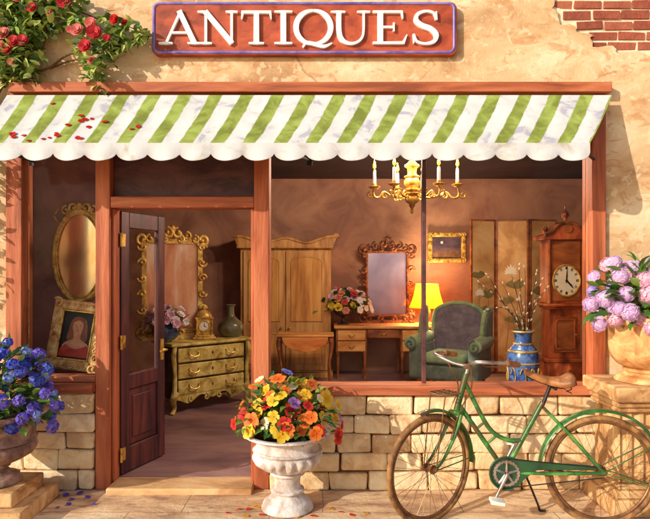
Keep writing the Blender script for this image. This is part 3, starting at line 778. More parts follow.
rs = [(65,2,1.1,0),(75,3,1,0),(77,14,1.35,0),(19,45,1.2,1),(23,60,1.15,0),(29,53,1.1,0),(37,52,1.1,0),(1,40,1.1,1),(90,43,1.15,1),(103,36,1.0,1),(106,45,1.25,0),(98,58,1.15,0),(126,33,.9,2),(134,34,.65,2),(15,56,.8,1),(-12,20,1.1,0),(-10,66,1,1),(54,3,.8,1),(82,41,.75,1),(5,64,.8,2),(48,22,.9,0),(32,12,.85,1),(12,28,.8,0),(62,24,.7,1),(118,50,.65,0),(102,70,.7,1),(27,72,.7,1),(-4,120,.9,0),(3,172,.7,1)]
rf = {}
for px, py, s, k in rs:
    q = quat((R(-.4,.4), -1, R(-.1,.5))); p = rp(px, py, -.22+R(-.02,.02))
    if k not in rf:
        o = rose_mb(.042).build('rose', M[('p_rose','p_pinkrose','p_red')[k]], RB, angle=180); rf[k] = o
        o.location = p; o.rotation_mode = 'QUATERNION'; o.rotation_quaternion = q; o.scale = (s,)*3
    else: copy_to(rf[k], RB, p, q, s)

# ---- fallen petals
def petal_mb(s):
    m = MB(); m.add([(0,-s,.001),(s*.7,-s*.4,.003),(s*.8,s*.4,.006),(0,s,.008),(-s*.8,s*.4,.006),(-s*.7,-s*.4,.003),(0,0,.001)], [(0,1,6),(1,2,6),(2,3,6),(3,4,6),(4,5,6),(5,0,6)], R(0,1)); return m
def petals(name, label, group, mat, places, s):
    src = None
    for p, nrm, k in places:
        q = Vector(nrm).to_track_quat('Z','Y') @ Quaternion((0,0,1), R(0,6.28))
        if src is None:
            src = petal_mb(s).build(name, M[mat], None, angle=180); o = src; tag(o, label, 'petal', group); o.rotation_mode = 'QUATERNION'
        else: o = copy_to(src, None, p)
        o.rotation_mode = 'QUATERNION'; o.location = p; o.rotation_quaternion = q; o.scale = (k,)*3
def gp(px, py):
    k = (EYE/ (EYE - 0))  # ground point under a photo pixel
    dep = EYE*S*D/((py-270)); y = dep - D
    return Vector((X(px, y), y, .004))
up = (0,0,1)
petals('rose_petal', 'red rose petal fallen on the striped awning', 'red petals on the awning', 'p_red',
  [(aw(u,v)+Vector((0,-.001,.0015)), (R(-.05,.05),-.64,.77), R(.8,1.4)) for u, v in ((.005,.48),(.06,.86),(.055,.80),(.075,.83),(.05,.78),(.085,.18),(.145,.42),(.15,.52),(.155,.48),(.165,.46),(.17,.64),(.135,.62),(.125,.78),(.13,.84),(.11,.90),(.12,.88),(.165,.88),(.172,.9),(.25,.64),(.242,.7),(.19,.55),(.09,.95))], .02)
petals('blue_petal', 'small blue petal fallen on the pavement near the stepped plinth', 'blue petals on the pavement', 'p_indigo',
  [(gp(px,py), up, R(.8,1.5)) for px, py in ((47,495),(52,492),(56,497),(50,501),(62,491),(66,496),(72,500),(76,490),(69,505),(58,508),(44,507),(80,494),(88,498),(8,512),(14,509),(20,514),(28,510),(36,513),(4,516),(94,505),(53,489),(64,486))], .02)
petals('red_petal', 'red petal fallen on the pavement around the white urn', 'red petals on the pavement', 'p_red',
  [(gp(px,py), up, R(.9,1.4)) for px, py in ((239,510),(248,510),(341,513),(313,517),(262,516),(352,516),(228,514))], .02)
petals('yellow_petal', 'yellow petal fallen on the pavement around the white urn', 'yellow petals on the pavement', 'p_yellow',
  [(gp(px,py), up, R(.9,1.4)) for px, py in ((254,507),(258,508),(329,509),(332,510),(294,517),(297,518),(366,514),(246,517))], .02)
# ================================================================== BICYCLE
RW = .362
rear = Vector((X(601,-.66), -.66, 0)); byaw = math.radians(-5.5)
BI = thing('bicycle', 'green step-through bicycle with a tan saddle, parked before the stone wall and pedestal', 'bicycle', rear, byaw)
def wheel(name, loc, rz):
    w = bpy.data.objects.new(name, None); COL.objects.link(w); w.parent = BI; w.location = loc; w.rotation_euler = (0,0,rz)
    c = lambda r, y=0, n=64: [(r*math.cos(2*PI*k/n), y, r*math.sin(2*PI*k/n)) for k in range(n)]
    MB().tube(c(RW-.019), .019, 12, closed=True).build('tyre', M['tyre'], w, angle=180)
    m = MB(); m.tube(c(RW-.042), .013, 8, closed=True, flat=.8); m.build('rim', M['rim'], w, angle=180)
    m = MB(); n = 32
    for k in range(n):
        sd = 1 if k % 2 else -1; a = 2*PI*k/n; b = a + (.75 if (k//2) % 2 else -.75)
        m.tube([(.026*math.cos(b), sd*.027, .026*math.sin(b)), ((RW-.048)*math.cos(a), sd*.002, (RW-.048)*math.sin(a))], .0016, 5)
    m.build('spokes', M['spoke'], w)
    m = MB(); m.M = Euler((PI/2,0,0)).to_matrix().to_4x4()
    m.lathe([(0,-.066),(.008,-.066),(.008,-.052),(.016,-.05),(.016,-.044),(.007,-.042),(.007,-.036),(.03,-.034),(.03,-.026),(.016,-.022),(.015,.022),(.03,.026),(.03,.034),(.007,.036),(.007,.042),(.016,.044),(.016,.05),(.008,.052),(.008,.066),(0,.066)], seg=20)
    m.build('hub', M['rim'], w, angle=40)
    return w
st_a = math.radians(28) - byaw*-1 + 0    # steering towards the viewer, in bicycle space
st_a = math.radians(38)
HB = Vector((-.925,0,.765)); HT = Vector((-.872,0,.965)); ax = (HT-HB).normalized()
HUBF = Vector((-1.115,-.075,RW))
wheel('wheel', (0,0,RW), 0); wheel('wheel', HUBF, st_a)
f_ = Vector((-math.cos(st_a), -math.sin(st_a), 0)); l_ = Vector((math.sin(st_a), -math.cos(st_a), 0))   # ahead, and the near side
BB = Vector((-.615,0,.338)); SC = Vector((-.372,0,.80))
fr = MB()
fr.tube([HB - ax*.03, HT + ax*.02], .021, 12)
fr.tube(cr([HT - ax*.035, (-.775,0,.715), (-.70,0,.60), (-.60,0,.545), (-.505,0,.545)], 8), .0155, 10)
fr.tube([HB + ax*.015, BB], .0165, 10)
fr.tube([(-.80,0,.615), (-.742,0,.665)], .009, 8); fr.tube([(-.735,0,.515), (-.668,0,.572)], .009, 8)
fr.build('frame', M['green'], BI)
fs_ = MB()
fs_.tube([BB, SC], .0165, 10); 
for sd in (-1, 1):
    fs_.tube(cr([SC + Vector((0,sd*.016,-.03)), (-.2,sd*.045,.59), (0,sd*.058,RW)], 6), .010, 8)
    fs_.tube(cr([BB + Vector((.02,sd*.03,0)), (-.35,sd*.05,.345), (0,sd*.058,RW)], 6), .0115, 8)
m = fs_; m.M = Matrix.Translation(BB) @ Euler((PI/2,0,0)).to_matrix().to_4x4(); m.lathe([(0,-.042),(.024,-.042),(.024,.042),(0,.042)], seg=20); m.M = Matrix.Identity(4)
fs_.build('rear_triangle', M['green'], BI)
# fork with curved blades
crown = HB - ax*.05
fk = MB(); fk.tube([HB - ax*.035, crown], .022, 12); fk.tube([crown - l_*.052, crown + l_*.052], .017, 10)
for sd in (-1, 1):
    top = crown + l_*.05*sd; end = HUBF + l_*.052*sd
    fk.tube(cr([top, top.lerp(end,.4) + f_*-.035, top.lerp(end,.8)+f_*-.03 , end], 7), [.014,.013,.010,.008], 9)
fk.build('fork', M['green'], BI)
# fenders
def fender(name, c, d, a0, a1, rad, mat):
    """d = unit vector pointing forward in the wheel plane"""
    sidev = Vector((d.y, -d.x, 0)); m = MB(); n = 40; k = 7; vs = []; fs = []
    for i in range(n+1):
        a = math.radians(a0+(a1-a0)*i/n)
        for th in (0, 1):
            for j in range(k):
                t = (j/(k-1)-.5)*2; rr = rad - .016*t*t - th*.0025
                vs.append(c + d*(rr*math.cos(a)) + Vector((0,0,rr*math.sin(a))) + sidev*(.031*t))
    for i in range(n):
        for j in range(k-1):
            a = i*2*k+j; b = a+2*k; fs.append((a, a+1, b+1, b)); a += k; b += k; fs.append((a, b, b+1, a+1))
        for j in (0, k-1):
            a = i*2*k+j; b = a+2*k; fs.append((a, b, b+k, a+k) if j == 0 else (a, a+k, b+k, b))
    for i in (0, n): fs.append(tuple(i*2*k+j for j in range(k)) + tuple(i*2*k+k+j for j in range(k-1,-1,-1)))
    m.add(vs, fs)
    return m
rf = fender('x', Vector((0,0,RW)), Vector((-1,0,0)), 5, 206, RW+.042, None)
for sd in (-1, 1):
    a = math.radians(196); rf.tube([(0,sd*.06,RW), (-(RW+.03)*math.cos(a), sd*.03, RW+(RW+.03)*math.sin(a))], .0035, 6)
    a = math.radians(150); rf.tube([(0,sd*.06,RW), (-(RW+.03)*math.cos(a), sd*.03, RW+(RW+.03)*math.sin(a))], .0035, 6)
rf.build('fender', M['green'], BI, angle=60)
ff = fender('x', HUBF.copy(), f_, 76, 184, RW+.033, None)
for sd in (-1, 1):
    a = math.radians(176); e = HUBF + f_*((RW+.03)*math.cos(a)) + Vector((0,0,(RW+.03)*math.sin(a))) + l_*sd*.028; ff.tube([HUBF+l_*sd*.055, e], .0035, 6)
ff.build('fender', M['green'], BI, angle=60)
# handlebar
ST = HT + ax*.055 + Vector((0,0,.0)); C0 = ST + f_*.03 + Vector((0,0,.02))
hb = MB(); hb.tube([HT + ax*.0, ST + ax*.01], .0125, 10); hb.tube([ST, C0], .013, 10)
def hbp(s, b, z): return C0 + l_*s + f_*(-b) + Vector((0,0,z))
side_pts = [(.0,.0,.0),(.06,-.035,.012),(.13,-.075,.040),(.20,-.075,.055),(.255,-.02,.055),(.272,.05,.048),(.278,.10,.042)]
for sd in (1, -1): hb.tube(cr([hbp(s*sd,b,z) for s,b,z in side_pts], 6), .0115, 10)
H_ = hb.build('handlebar', M['chrome'], BI)
for sd in (1, -1):
    MB().tube(cr([hbp(.276*sd,.085,.044), hbp(.279*sd,.13,.037), hbp(.280*sd,.20,.026)], 5), [.020,.022,.019,.021,.018], 12).build('grip', M['leather'], H_)
cb = MB()
for sd in (1, -1):
    cb.tube(cr([hbp(.20*sd,-.06,.05), hbp(.19*sd,.0,.02), hbp(.24*sd,.07,.02)], 5), .0045, 6)
    cb.tube(cr([hbp(.11*sd,-.06,.03), C0+l_*.06*sd+Vector((0,0,-.14)), crown+l_*.045*sd+Vector((0,0,.03)), HUBF.lerp(crown,.55)+l_*.058*sd], 6), .0045, 6)
cb.build('brake_rod', M['rim'], BI)
# front carrier
rk = MB(); rc = HB + f_*.05 + Vector((0,0,.10))
def rkp(a, s, z=0): return rc + f_*a + l_*s + Vector((0,0,z))
rk.tube([rkp(0,-.07), rkp(.13,-.07), rkp(.16,-.05), rkp(.16,.05), rkp(.13,.07), rkp(0,.07)], .006, 7)
for s in (-.045,-.015,.015,.045): rk.tube([rkp(-.02,s), rkp(.16,s)], .0045, 6)
for a in (.04,.10): rk.tube([rkp(a,-.07), rkp(a,.07)], .0045, 6)
for sd in (-1, 1): rk.tube([rkp(.13,.068*sd), HUBF + l_*.06*sd], .0045, 6)
rk.tube([rkp(0,0), HB + ax*.06], .008, 7)
rk.build('front_rack', M['rim'], BI)
# saddle
sd_ = MB(); n = 18; vs = []; kk = 11
for i in range(n+1):
    f = i/n; x = -.485 + .30*f
    w = .022 + .012*f + .085*max(0, (f-.45)/.55)**1.3*(1 - .35*max(0,(f-.9)/.1)**2)
    zt_ = .985 - .045*f + .03*(2*f-1)**2 + (.018 if f > .8 else 0)*(f-.8)/.2
    for j in range(kk):
        t = (j/(kk-1)-.5)*2; vs.append((x, w*t*(1.0 if abs(t) < .99 else .98), zt_ - .010*t*t - .045*abs(t)**6*(.5+.5*f)))
fs = [(i*kk+j, i*kk+j+1, (i+1)*kk+j+1, (i+1)*kk+j) for i in range(n) for j in range(kk-1)]
sd_.add(vs, fs)
o = sd_.build('saddle', M['leather'], BI, angle=180)
so_ = o.modifiers.new('thick', 'SOLIDIFY'); so_.thickness = .012; so_.offset = -1
ss = MB(); ss.tube([SC - Vector((.0,0,.02)), SC + Vector((.05,0,.115))], .0125, 10)
for s in (-1, 1):
    ss.tube(cr([(-.465,s*.012,.965), (-.36,s*.03,.925), (-.26,s*.05,.905), (-.225,s*.06,.93)], 5), .005, 6)
    ss.tube([(-.222+.016*math.cos(k*.8), s*.062+.016*math.sin(k*.8), .875+.0075*k*.55) for k in range(16)], .0035, 6)
ss.tube([(-.30,-.045,.90),(-.30,.045,.90)], .012, 8)
ss.build('saddle_spring', M['black'], o)
# crank, chain, pedals
ck = MB(); ck.M = Matrix.Translation(BB) @ Euler((PI/2,0,0)).to_matrix().to_4x4()
n = 44; prof = [((.088 if k % 2 else .082)*math.cos(2*PI*k/n), (.088 if k % 2 else .082)*math.sin(2*PI*k/n)) for k in range(n)]
ck.M = Matrix.Translation(BB)
vs = [(x,y,z) for y in (-.053,-.049) for f in (1,.80) for x,z in [(a*f,b*f) for a,b in prof]]; N4 = n
ck.add(vs, [q for i in range(n) for j in [(i+1)%n] for q in ((i,j,n+j,n+i),(2*n+i,3*n+i,3*n+j,2*n+j),(i,2*n+i,2*n+j,j),(n+i,n+j,3*n+j,3*n+i))])
for k in range(5):
    a = 2*PI*k/5+.3; ck.tube([(.012*math.cos(a),-.051,.012*math.sin(a)),(.080*math.cos(a),-.051,.080*math.sin(a))], [.010,.006], 6)
ck.tube([(0,-.078,0),(0,.078,0)], .011, 10)
down = Vector((-.076,-.078,-.155)); upv = Vector((.076,.078,.155))
ck.tube([(0,-.072,0), down], [.013,.010], 10); ck.tube([(0,.072,0), upv], [.013,.010], 10)
ck.M = Matrix.Identity(4)
CK = ck.build('crank', M['chrome'], BI)
for e, s in ((down, -1), (upv, 1)):
    c = BB + e; pm = MB()
    pm.M = Matrix.Translation(c + Vector((0, s*.055, 0))) @ Euler((0, .12, 0)).to_matrix().to_4x4()
    pm.box(-.045,.045,-.045,.045,-.012,.012).box(-.048,.048,-.01,.01,-.005,.005)
    pm.build('pedal', M['cream'], CK, bevel=.005)
cg = MB(); pts = []
for k in range(25):
    a = math.radians(70 + 220*k/24); pts.append((BB.x + .106*math.cos(a), BB.z + .106*math.sin(a)))
pts += [(BB.x+.075, BB.z-.085), (BB.x+.12, BB.z-.03), (BB.x+.2, BB.z+.028), (-.10, RW+.012), (-.04, RW+.018), (-.04, RW+.036), (-.10, RW+.046), (BB.x+.25, BB.z+.080)]
cg.prism(pts, -.0475, -.0435)
ring = [(BB.x+.108*math.cos(math.radians(64+232*k/30)), -.052, BB.z+.108*math.sin(math.radians(64+232*k/30))) for k in range(31)]
cg.tube(ring, .007, 8)
cg.build('chain_guard', M['greendark'], BI, bevel=.001)
ch = MB(); 
ch.tube([(BB.x,-.05,BB.z+.096),(-.0,-.05,RW+.032)], .004, 6); ch.tube([(BB.x,-.05,BB.z-.096),(-.0,-.05,RW-.032)], .004, 6)
ch.build('chain', M['black'], BI)
ks = MB(); ks.tube(cr([(-.50,.035,.335),(-.47,.06,.30),(-.36,.17,.06),(-.34,.19,.008),(-.30,.19,.008)], 6), .008, 8)
ks.build('kickstand', M['black'], BI)
# ================================================================== INSIDE THE SHOP
FZ = .0455
def fz(py, y): return Z(py, y) - FZ
def fbox(m, w, h, y0, y1, b, zoff=0):
    """four mitred bars round a w x h opening"""
    for poly in ([(-w/2-b,-h/2-b),(w/2+b,-h/2-b),(w/2,-h/2),(-w/2,-h/2)], [(-w/2-b,h/2+b),(w/2+b,h/2+b),(w/2,h/2),(-w/2,h/2)],
                 [(-w/2-b,-h/2-b),(-w/2,-h/2),(-w/2,h/2),(-w/2-b,h/2+b)], [(w/2+b,-h/2-b),(w/2,-h/2),(w/2,h/2),(w/2+b,h/2+b)]):
        m.prism([(x, z+zoff) for x, z in poly], y0, y1)
def carve(m, w, h, y, r, rad, nx, nz, zoff=0, top=True):
    """volutes along the four edges and a crest on top"""
    for i in range(nx):
        x = -w/2 + w*(i+.5)/nx
        for sg in (1, -1):
            m.scroll(x, zoff+sg*(h/2), r, PI/2*sg, (.95 if x*sg < 0 else -.95), y, rad)
    for i in range(nz):
        z = zoff - h/2 + h*(i+.5)/nz
        for sg in (1, -1): m.scroll(sg*w/2, z, r, 0 if sg > 0 else PI, (.95 if i % 2 else -.95), y, rad)
    for sx in (1, -1):
        for sz in (1, -1): m.scroll(sx*w/2, zoff+sz*h/2, r*1.5, math.atan2(sz,sx)+PI, 1.1*sx*sz, y, rad*1.25)
    if top:
        for sx in (1, -1):
            m.scroll(sx*r*1.15, zoff+h/2+r*1.3, r*1.35, PI/2, .95*sx, y, rad*1.2)
            m.scroll(sx*r*3.0, zoff+h/2+r*.7, r*1.0, PI/2, -.9*sx, y, rad)
        m.ball((0,y,zoff+h/2+r*2.4), (r*.6,rad*1.3,r*.85), 10, 8)
def ellipse(a, b, n=40, cx=0, cz=0): return [(cx+a*math.cos(2*PI*k/n), cz+b*math.sin(2*PI*k/n)) for k in range(n)]

# ---- oval mirror on the display back
t = thing('oval_mirror', 'oval gilt mirror with a carved crest hanging in the small display window', 'mirror', (X(80,.6), .612, Z(256,.6)))
a_, b_ = .205, .375
MB().prism(ellipse(a_+.02, b_+.02), -.012, .008).build('backing', M['bronze'], t, angle=50)
MB().prism(ellipse(a_, b_), -.016, -.0125).build('mirror_glass', M['mirrorwarm'], t, angle=50)
m = MB(); m.tube([(x,-.018,z) for x,z in ellipse(a_+.016,b_+.016,56)], .024, 10, closed=True); m.tube([(x,-.034,z) for x,z in ellipse(a_-.008,b_-.008,56)], .008, 8, closed=True)
for sx in (1,-1):
    m.scroll(sx*.05, b_+.05, .05, -PI/2, .95*sx, -.02, .013); m.scroll(sx*.115, b_+.02, .045, PI/2, -.95*sx, -.02, .012)
    m.tube(cr([(sx*.17,-.02,b_-.10),(sx*.215,-.03,b_-.03),(sx*.175,-.03,b_+.03)],5), [.006,.012,.005], 7)
    m.scroll(sx*.05, -b_-.03, .035, PI/2, .9*sx, -.02, .010)
m.ball((0,-.028,b_+.055), (.028,.018,.034), 10, 8)
m.build('frame', M['gold'], t, angle=60)

# ---- portrait on the shelf, leaning against the mirror wall
pw, ph, fb = .265, .40, .085
t = thing('framed_portrait', 'portrait of a dark-haired woman in red, in a carved gold frame on the window shelf', 'painting', (X(70,.30), .31, .815))
t.rotation_euler = (math.radians(-9), math.radians(6.5), 0)
zc = ph/2+fb+.038
PAINT = {k: mottle('portrait_'+k, c, 14, .55, .08, 60) for k, c in dict(ground=[(24,16,20),(40,26,28)], hair=[(120,64,38),(160,92,56)], skin=[(186,120,86),(220,158,118)], dress=[(150,36,26),(200,70,48)], shade=[(140,84,62),(160,100,74)]).items()}
m = MB(); fbox(m, pw, ph, -.045, .012, fb, zc); m.build('frame', M['palegold'], t, bevel=.012, seg=3)
m = MB(); 
for cx in (-1,1):
    for cz in (-1,1): m.scroll(cx*(pw/2+fb*.62), zc+cz*(ph/2+fb*.62), .045, math.atan2(cz,cx), .95*cx*cz, -.05, .012)
for k in range(7):
    f = -1+2*(k+.5)/7
    for s in (1,-1): m.scroll(s*(pw/2+fb*.6), zc+f*ph/2, .022, PI/2*s, .8, -.048, .008)
    if k < 5:
        g = -1+2*(k+.5)/5
        for s in (1,-1): m.scroll(g*pw/2, zc+s*(ph/2+fb*.6), .022, 0, .8*s, -.048, .008)
m.build('frame_carving', M['palegold'], t, angle=60)
m = MB(); fbox(m, pw-.02, ph-.02, -.050, -.030, .014, zc); m.build('inner_slip', M['brass'], t, bevel=.003)
cv = MB().box(-pw/2, pw/2, -.02, .0, zc-ph/2, zc+ph/2).build('canvas', PAINT['ground'], t, smooth=False)
def dab(poly, lay, mat):
    poly = [(x*1.3 if lay != 3 else x*1.12, zc-.178+(z-zc+.178)*1.22) for x, z in poly]
    MB().prism(poly, -.020-.0012*lay, -.0195).build('painted_'+mat, PAINT[mat], cv, smooth=False)
sp = lambda pts: [(v.x, v.z) for v in cr([(x,0,z) for x,z in pts], 5, True)]
dab(sp([(-.048,zc+.05),(-.03,zc+.085),(.012,zc+.095),(.05,zc+.07),(.062,zc+.01),(.066,zc-.06),(.03,zc-.085),(-.03,zc-.085),(-.06,zc-.055),(-.055,zc)]), 1, 'hair')
dab(sp([(-.018,zc+.0),(.026,zc+.0),(.028,zc-.055),(.075,zc-.085),(.08,zc-.12),(-.07,zc-.12),(-.066,zc-.085),(-.02,zc-.055)]), 2, 'skin')
dab([(-.112,zc-.178),(.114,zc-.178),(.112,zc-.125),(.085,zc-.094),(.05,zc-.112),(.01,zc-.125),(-.035,zc-.115),(-.07,zc-.094),(-.105,zc-.128)], 3, 'dress')
dab(ellipse(.034,.050,28,.002,zc+.028), 4, 'skin')
dab(sp([(-.036,zc+.03),(-.03,zc+.07),(.004,zc+.088),(.038,zc+.066),(.042,zc+.02),(.034,zc+.05),(.004,zc+.07),(-.028,zc+.052)]), 5, 'hair')
for ex in (-.012,.016): dab(ellipse(.0065,.003,10,ex,zc+.034), 5, 'hair')
dab([(.000,zc+.034),(.006,zc+.014),(-.002,zc+.013)], 5, 'shade'); dab(ellipse(.010,.0032,10,.002,zc+.001), 5, 'dress')

# ---- chest of drawers by the door, turned towards the window
cy = 2.1; cl = Vector((X(174,2.1), 2.1)); cr_ = Vector((X(247,2.75), 2.75))
cw = (cr_-cl).length; cyaw = math.atan2(cr_.y-cl.y, cr_.x-cl.x); dp = .46
ch_h = .80
mid = (cl+cr_)/2; nrm = Vector((-math.sin(cyaw), math.cos(cyaw)))
t = thing('chest_of_drawers', 'olive gilt chest of three drawers with scrolled apron, standing inside the doorway', 'chest of drawers', (mid.x, mid.y, FZ), cyaw)
CH = t
MB().box(-cw/2,cw/2,.02,dp,.15,ch_h-.045).build('carcass', M['chestdark'], t, bevel=.012)
MB().prism([(-cw/2-.045,0),(cw/2+.045,0),(cw/2+.045,.018),(cw/2+.03,.042),(-cw/2-.03,.042),(-cw/2-.045,.018)], -.05, dp+.02)
m = MB(); m.M = Matrix.Translation((0,0,ch_h-.0445)); m.box(-cw/2-.05,cw/2+.05,-.045,dp+.02,.012,.042).box(-cw/2-.025,cw/2+.025,-.02,dp+.01,0,.0119); m.build('top', M['chest'], t, bevel=.01, seg=3)
for r in range(3):
    z0 = .205 + r*.185
    dr = MB().box(-cw/2+.05,cw/2-.05,-.012,.019,z0,z0+.165).build('drawer', M['chest'], t, bevel=.012, seg=3)
    for sx in (-1,1):
        x = sx*cw*.25; m = MB(); m.tube(cr([(x-.06,-.016,z0+.105),(x-.05,-.04,z0+.075),(x,-.045,z0+.06),(x+.05,-.04,z0+.075),(x+.06,-.016,z0+.105)],4), .0075, 7); m.ball((x-.06,-.016,z0+.105),.013,8,6); m.ball((x+.06,-.016,z0+.105),.013,8,6)
        m.build('handle', M['brass'], dr)
    MB().ball((0,-.014,z0+.085),(.012,.006,.02),8,6).build('keyhole', M['bronze'], dr)
m = MB(); ap = [(-cw/2+.03,.205)] + [(-cw/2+.03+(cw-.06)*k/40, .145 + .03*math.cos(k/40*6*PI) - .02*math.cos(k/40*2*PI)) for k in range(41)] + [(cw/2-.03,.205)]
m.prism(ap, -.012, .018)
for s in (1,-1): m.scroll(s*.09,.15,.045,PI/2,.9*s,-.018,.012); m.scroll(s*.28,.16,.04,-PI/2,.9*s,-.018,.011)
m.build('apron', M['chest'], t)
for sx in (-1,1):
    for yy in (.01, dp-.05):
        MB().tube(cr([(sx*(cw/2-.03),yy,.24),(sx*(cw/2+.01),yy-.015,.16),(sx*(cw/2-.01),yy,.06),(sx*(cw/2+.03),yy-.02,.0)],6), [.05,.045,.028,.022,.03], 10).build('leg', M['chest'], t)
    MB().tube(cr([(sx*(cw/2-.015),-.005,.78),(sx*(cw/2+.012),-.018,.66),(sx*(cw/2-.01),-.005,.45),(sx*(cw/2+.0),-.01,.2)],6), [.022,.03,.022,.03], 8).build('corner_post', M['chest'], t)
def onchest(px, back):
    """a point on the chest's top under a picture column, set back from its front edge"""
    best = None
    for k in range(101):
        u = -cw/2 + cw*k/100; x = mid.x + u*math.cos(cyaw) - back*math.sin(cyaw); y = mid.y + u*math.sin(cyaw) + back*math.cos(cyaw)
        e = abs(325 + x*D*S/(D+y) - px)
        if best is None or e < best[0]: best = (e, x, y)
    return Vector((best[1], best[2], FZ+ch_h-.0005))
# mirror behind it
mw, mh = .60, 1.02
p0 = onchest(172, .41)
t = thing('gilt_mirror', 'tall mirror in a scrolled gold frame standing on the chest of drawers', 'mirror', (p0.x, p0.y, p0.z), cyaw*.55)
zc = mh/2+.13
MB().box(-mw/2-.02,mw/2+.02,-.005,.02,zc-mh/2-.02,zc+mh/2+.02).build('backing', M['bronze'], t)
MB().box(-mw/2,mw/2,-.012,-.0055,zc-mh/2,zc+mh/2).build('mirror_glass', M['mirrored'], t, smooth=False)
m = MB(); fbox(m, mw, mh, -.04, .0, .055, zc); m.box(-mw/2-.05,mw/2+.05,-.05,.02,0,.07)
carve(m, mw+.10, mh+.10, -.035, .055, .020, 4, 6, zc)
m.build('frame', M['gold'], t, angle=60)
# things on the chest
p = onchest(160, .20)
t = thing('glass_bowl', 'dark blue round bowl holding pink flowers on the chest', 'bowl', p)
MB().lathe(dense([(.0,0),(.06,.0),(.07,.012),(.135,.06),(.16,.125),(.15,.185),(.125,.215),(.118,.21),(.142,.18),(.15,.125),(.12,.07),(0,.03)],5), seg=36).build('bowl', mottle('blue_glaze', [(28,38,62),(50,66,98),(84,104,136)], 9, .2, .03, 40, coat=.5), t, angle=80)
pr = [(lambda: flower_mb(6,.05,.25,2), M['p_pink']), (lambda: flower_mb(6,.05,.25,2), M['p_white']), (lambda: flower_mb(6,.045,.25,2), M['p_salmon'])]
bouquet('pink_flowers', 'pink and white flowers in the dark blue bowl on the chest', 'flowers', p+Vector((0,0,.19)), (.25,.19,.18), pr, 34, M['leaf'], 90, .08, -.1, .03, pick=lambda i, p: random.choices(range(3), [60,28,12])[0])
p = onchest(204, .19)
t = thing('mantel_clock', 'small domed gold mantel clock on the chest, between the bowl and vase', 'clock', p, cyaw*.35)
MB().box(-.135,.135,-.07,.09,0,.03).box(-.115,.115,-.055,.075,.0305,.055).build('base', M['brass'], t, bevel=.006)
m = MB().box(-.095,.095,-.045,.065,.0555,.245).box(-.11,.11,-.055,.075,.2455,.265)
for sx in (-1,1):
    for yy in (-.052,): m.tube([(sx*.088,yy,.056),(sx*.088,yy,.245)], .013, 8)
m.build('case', M['brass'], t, bevel=.004)
m = MB(); m.lathe(dense([(.095,.2655),(.09,.29),(.065,.33),(.03,.35),(.018,.357)],5)+[(.018,.36),(.026,.37),(.02,.385),(.008,.395),(.004,.42),(0,.425)], (0,.01,0), 28); m.build('dome', M['gold'], t, angle=60)
m = MB(); m.M = Matrix.Translation((0,-.0455,.16)) @ Euler((PI/2,0,0)).to_matrix().to_4x4(); m.lathe([(0,0),(.058,0),(.058,.006),(0,.006)], seg=32); dl = m.build('dial', M['cream'], t, angle=40)
m = MB(); m.tube([(.062*math.cos(a*PI/18),-.052,.16+.062*math.sin(a*PI/18)) for a in range(36)], .007, 8, closed=True); m.build('bezel', M['gold'], t)
m = MB().stroke([(0,.16),(.0,.20)], [.007,.003], -.0545, -.0525, smooth=False).stroke([(0,.16),(.026,.147)], [.008,.004], -.0550, -.0526, smooth=False)
for k in range(12): a = k*PI/6; m.stroke([(.044*math.cos(a),.16+.044*math.sin(a)),(.053*math.cos(a),.16+.053*math.sin(a))], [.005,.005], -.0535, -.0515, smooth=False)
m.build('hands', M['black'], t, smooth=False)
p = onchest(231, .20)
t = thing('bottle_vase', 'dull green long-necked vase at the end of the chest top', 'vase', p)
MB().lathe(dense([(0,0),(.09,0),(.13,.03),(.16,.10),(.145,.165),(.09,.215),(.05,.26),(.042,.32),(.045,.37),(.06,.395),(.054,.40),(.038,.37),(.034,.3),(0,.26)],5), seg=36).build('vase_body', mottle('green_brown_glaze', [(74,70,50),(112,100,66),(92,112,92)], 6, .3, .05, 30, coat=.3), t, angle=80)

# ---- wardrobe at the back wall
ay = 4.32; ax0, ax1 = X(240,ay), X(331,ay); aw_ = ax1-ax0; ah = 2.10
t = thing('wardrobe', 'tall oak wardrobe with two arched panel doors and a wavy cornice', 'wardrobe', ((ax0+ax1)/2, ay, FZ))
MB().box(-aw_/2,aw_/2,.03,.58,.08,ah-.14).build('carcass', M['oak'], t, bevel=.008)
MB().box(-aw_/2-.03,aw_/2+.03,-.01,.58,0,.0795).build('plinth', M['oak'], t, bevel=.012)
m = MB(); N = 40; cp = [(-aw_/2-.02,ah-.139),(aw_/2+.02,ah-.139)] + [((aw_/2+.09)*(1-2*k/N), ah-.03 + .035*math.cos((1-2*k/N)*2.5*PI) + .07*abs(1-2*k/N)**6) for k in range(N+1)]
m.prism(cp, -.06, .58)
top = cr([((aw_/2+.10)*(1-2*k/N), -.065, ah-.025 + .035*math.cos((1-2*k/N)*2.5*PI) + .07*abs(1-2*k/N)**6) for k in range(N+1)], 2); m.tube(top, .022, 8)
m.tube([(-aw_/2-.04,-.05,ah-.125),(aw_/2+.04,-.05,ah-.125)], .02, 8)
for s in (1,-1): m.scroll(s*(aw_/2+.07), ah+.035, .045, 0 if s > 0 else PI, .9*s, -.06, .016)
m.build('cornice', M['oak'], t, angle=50)
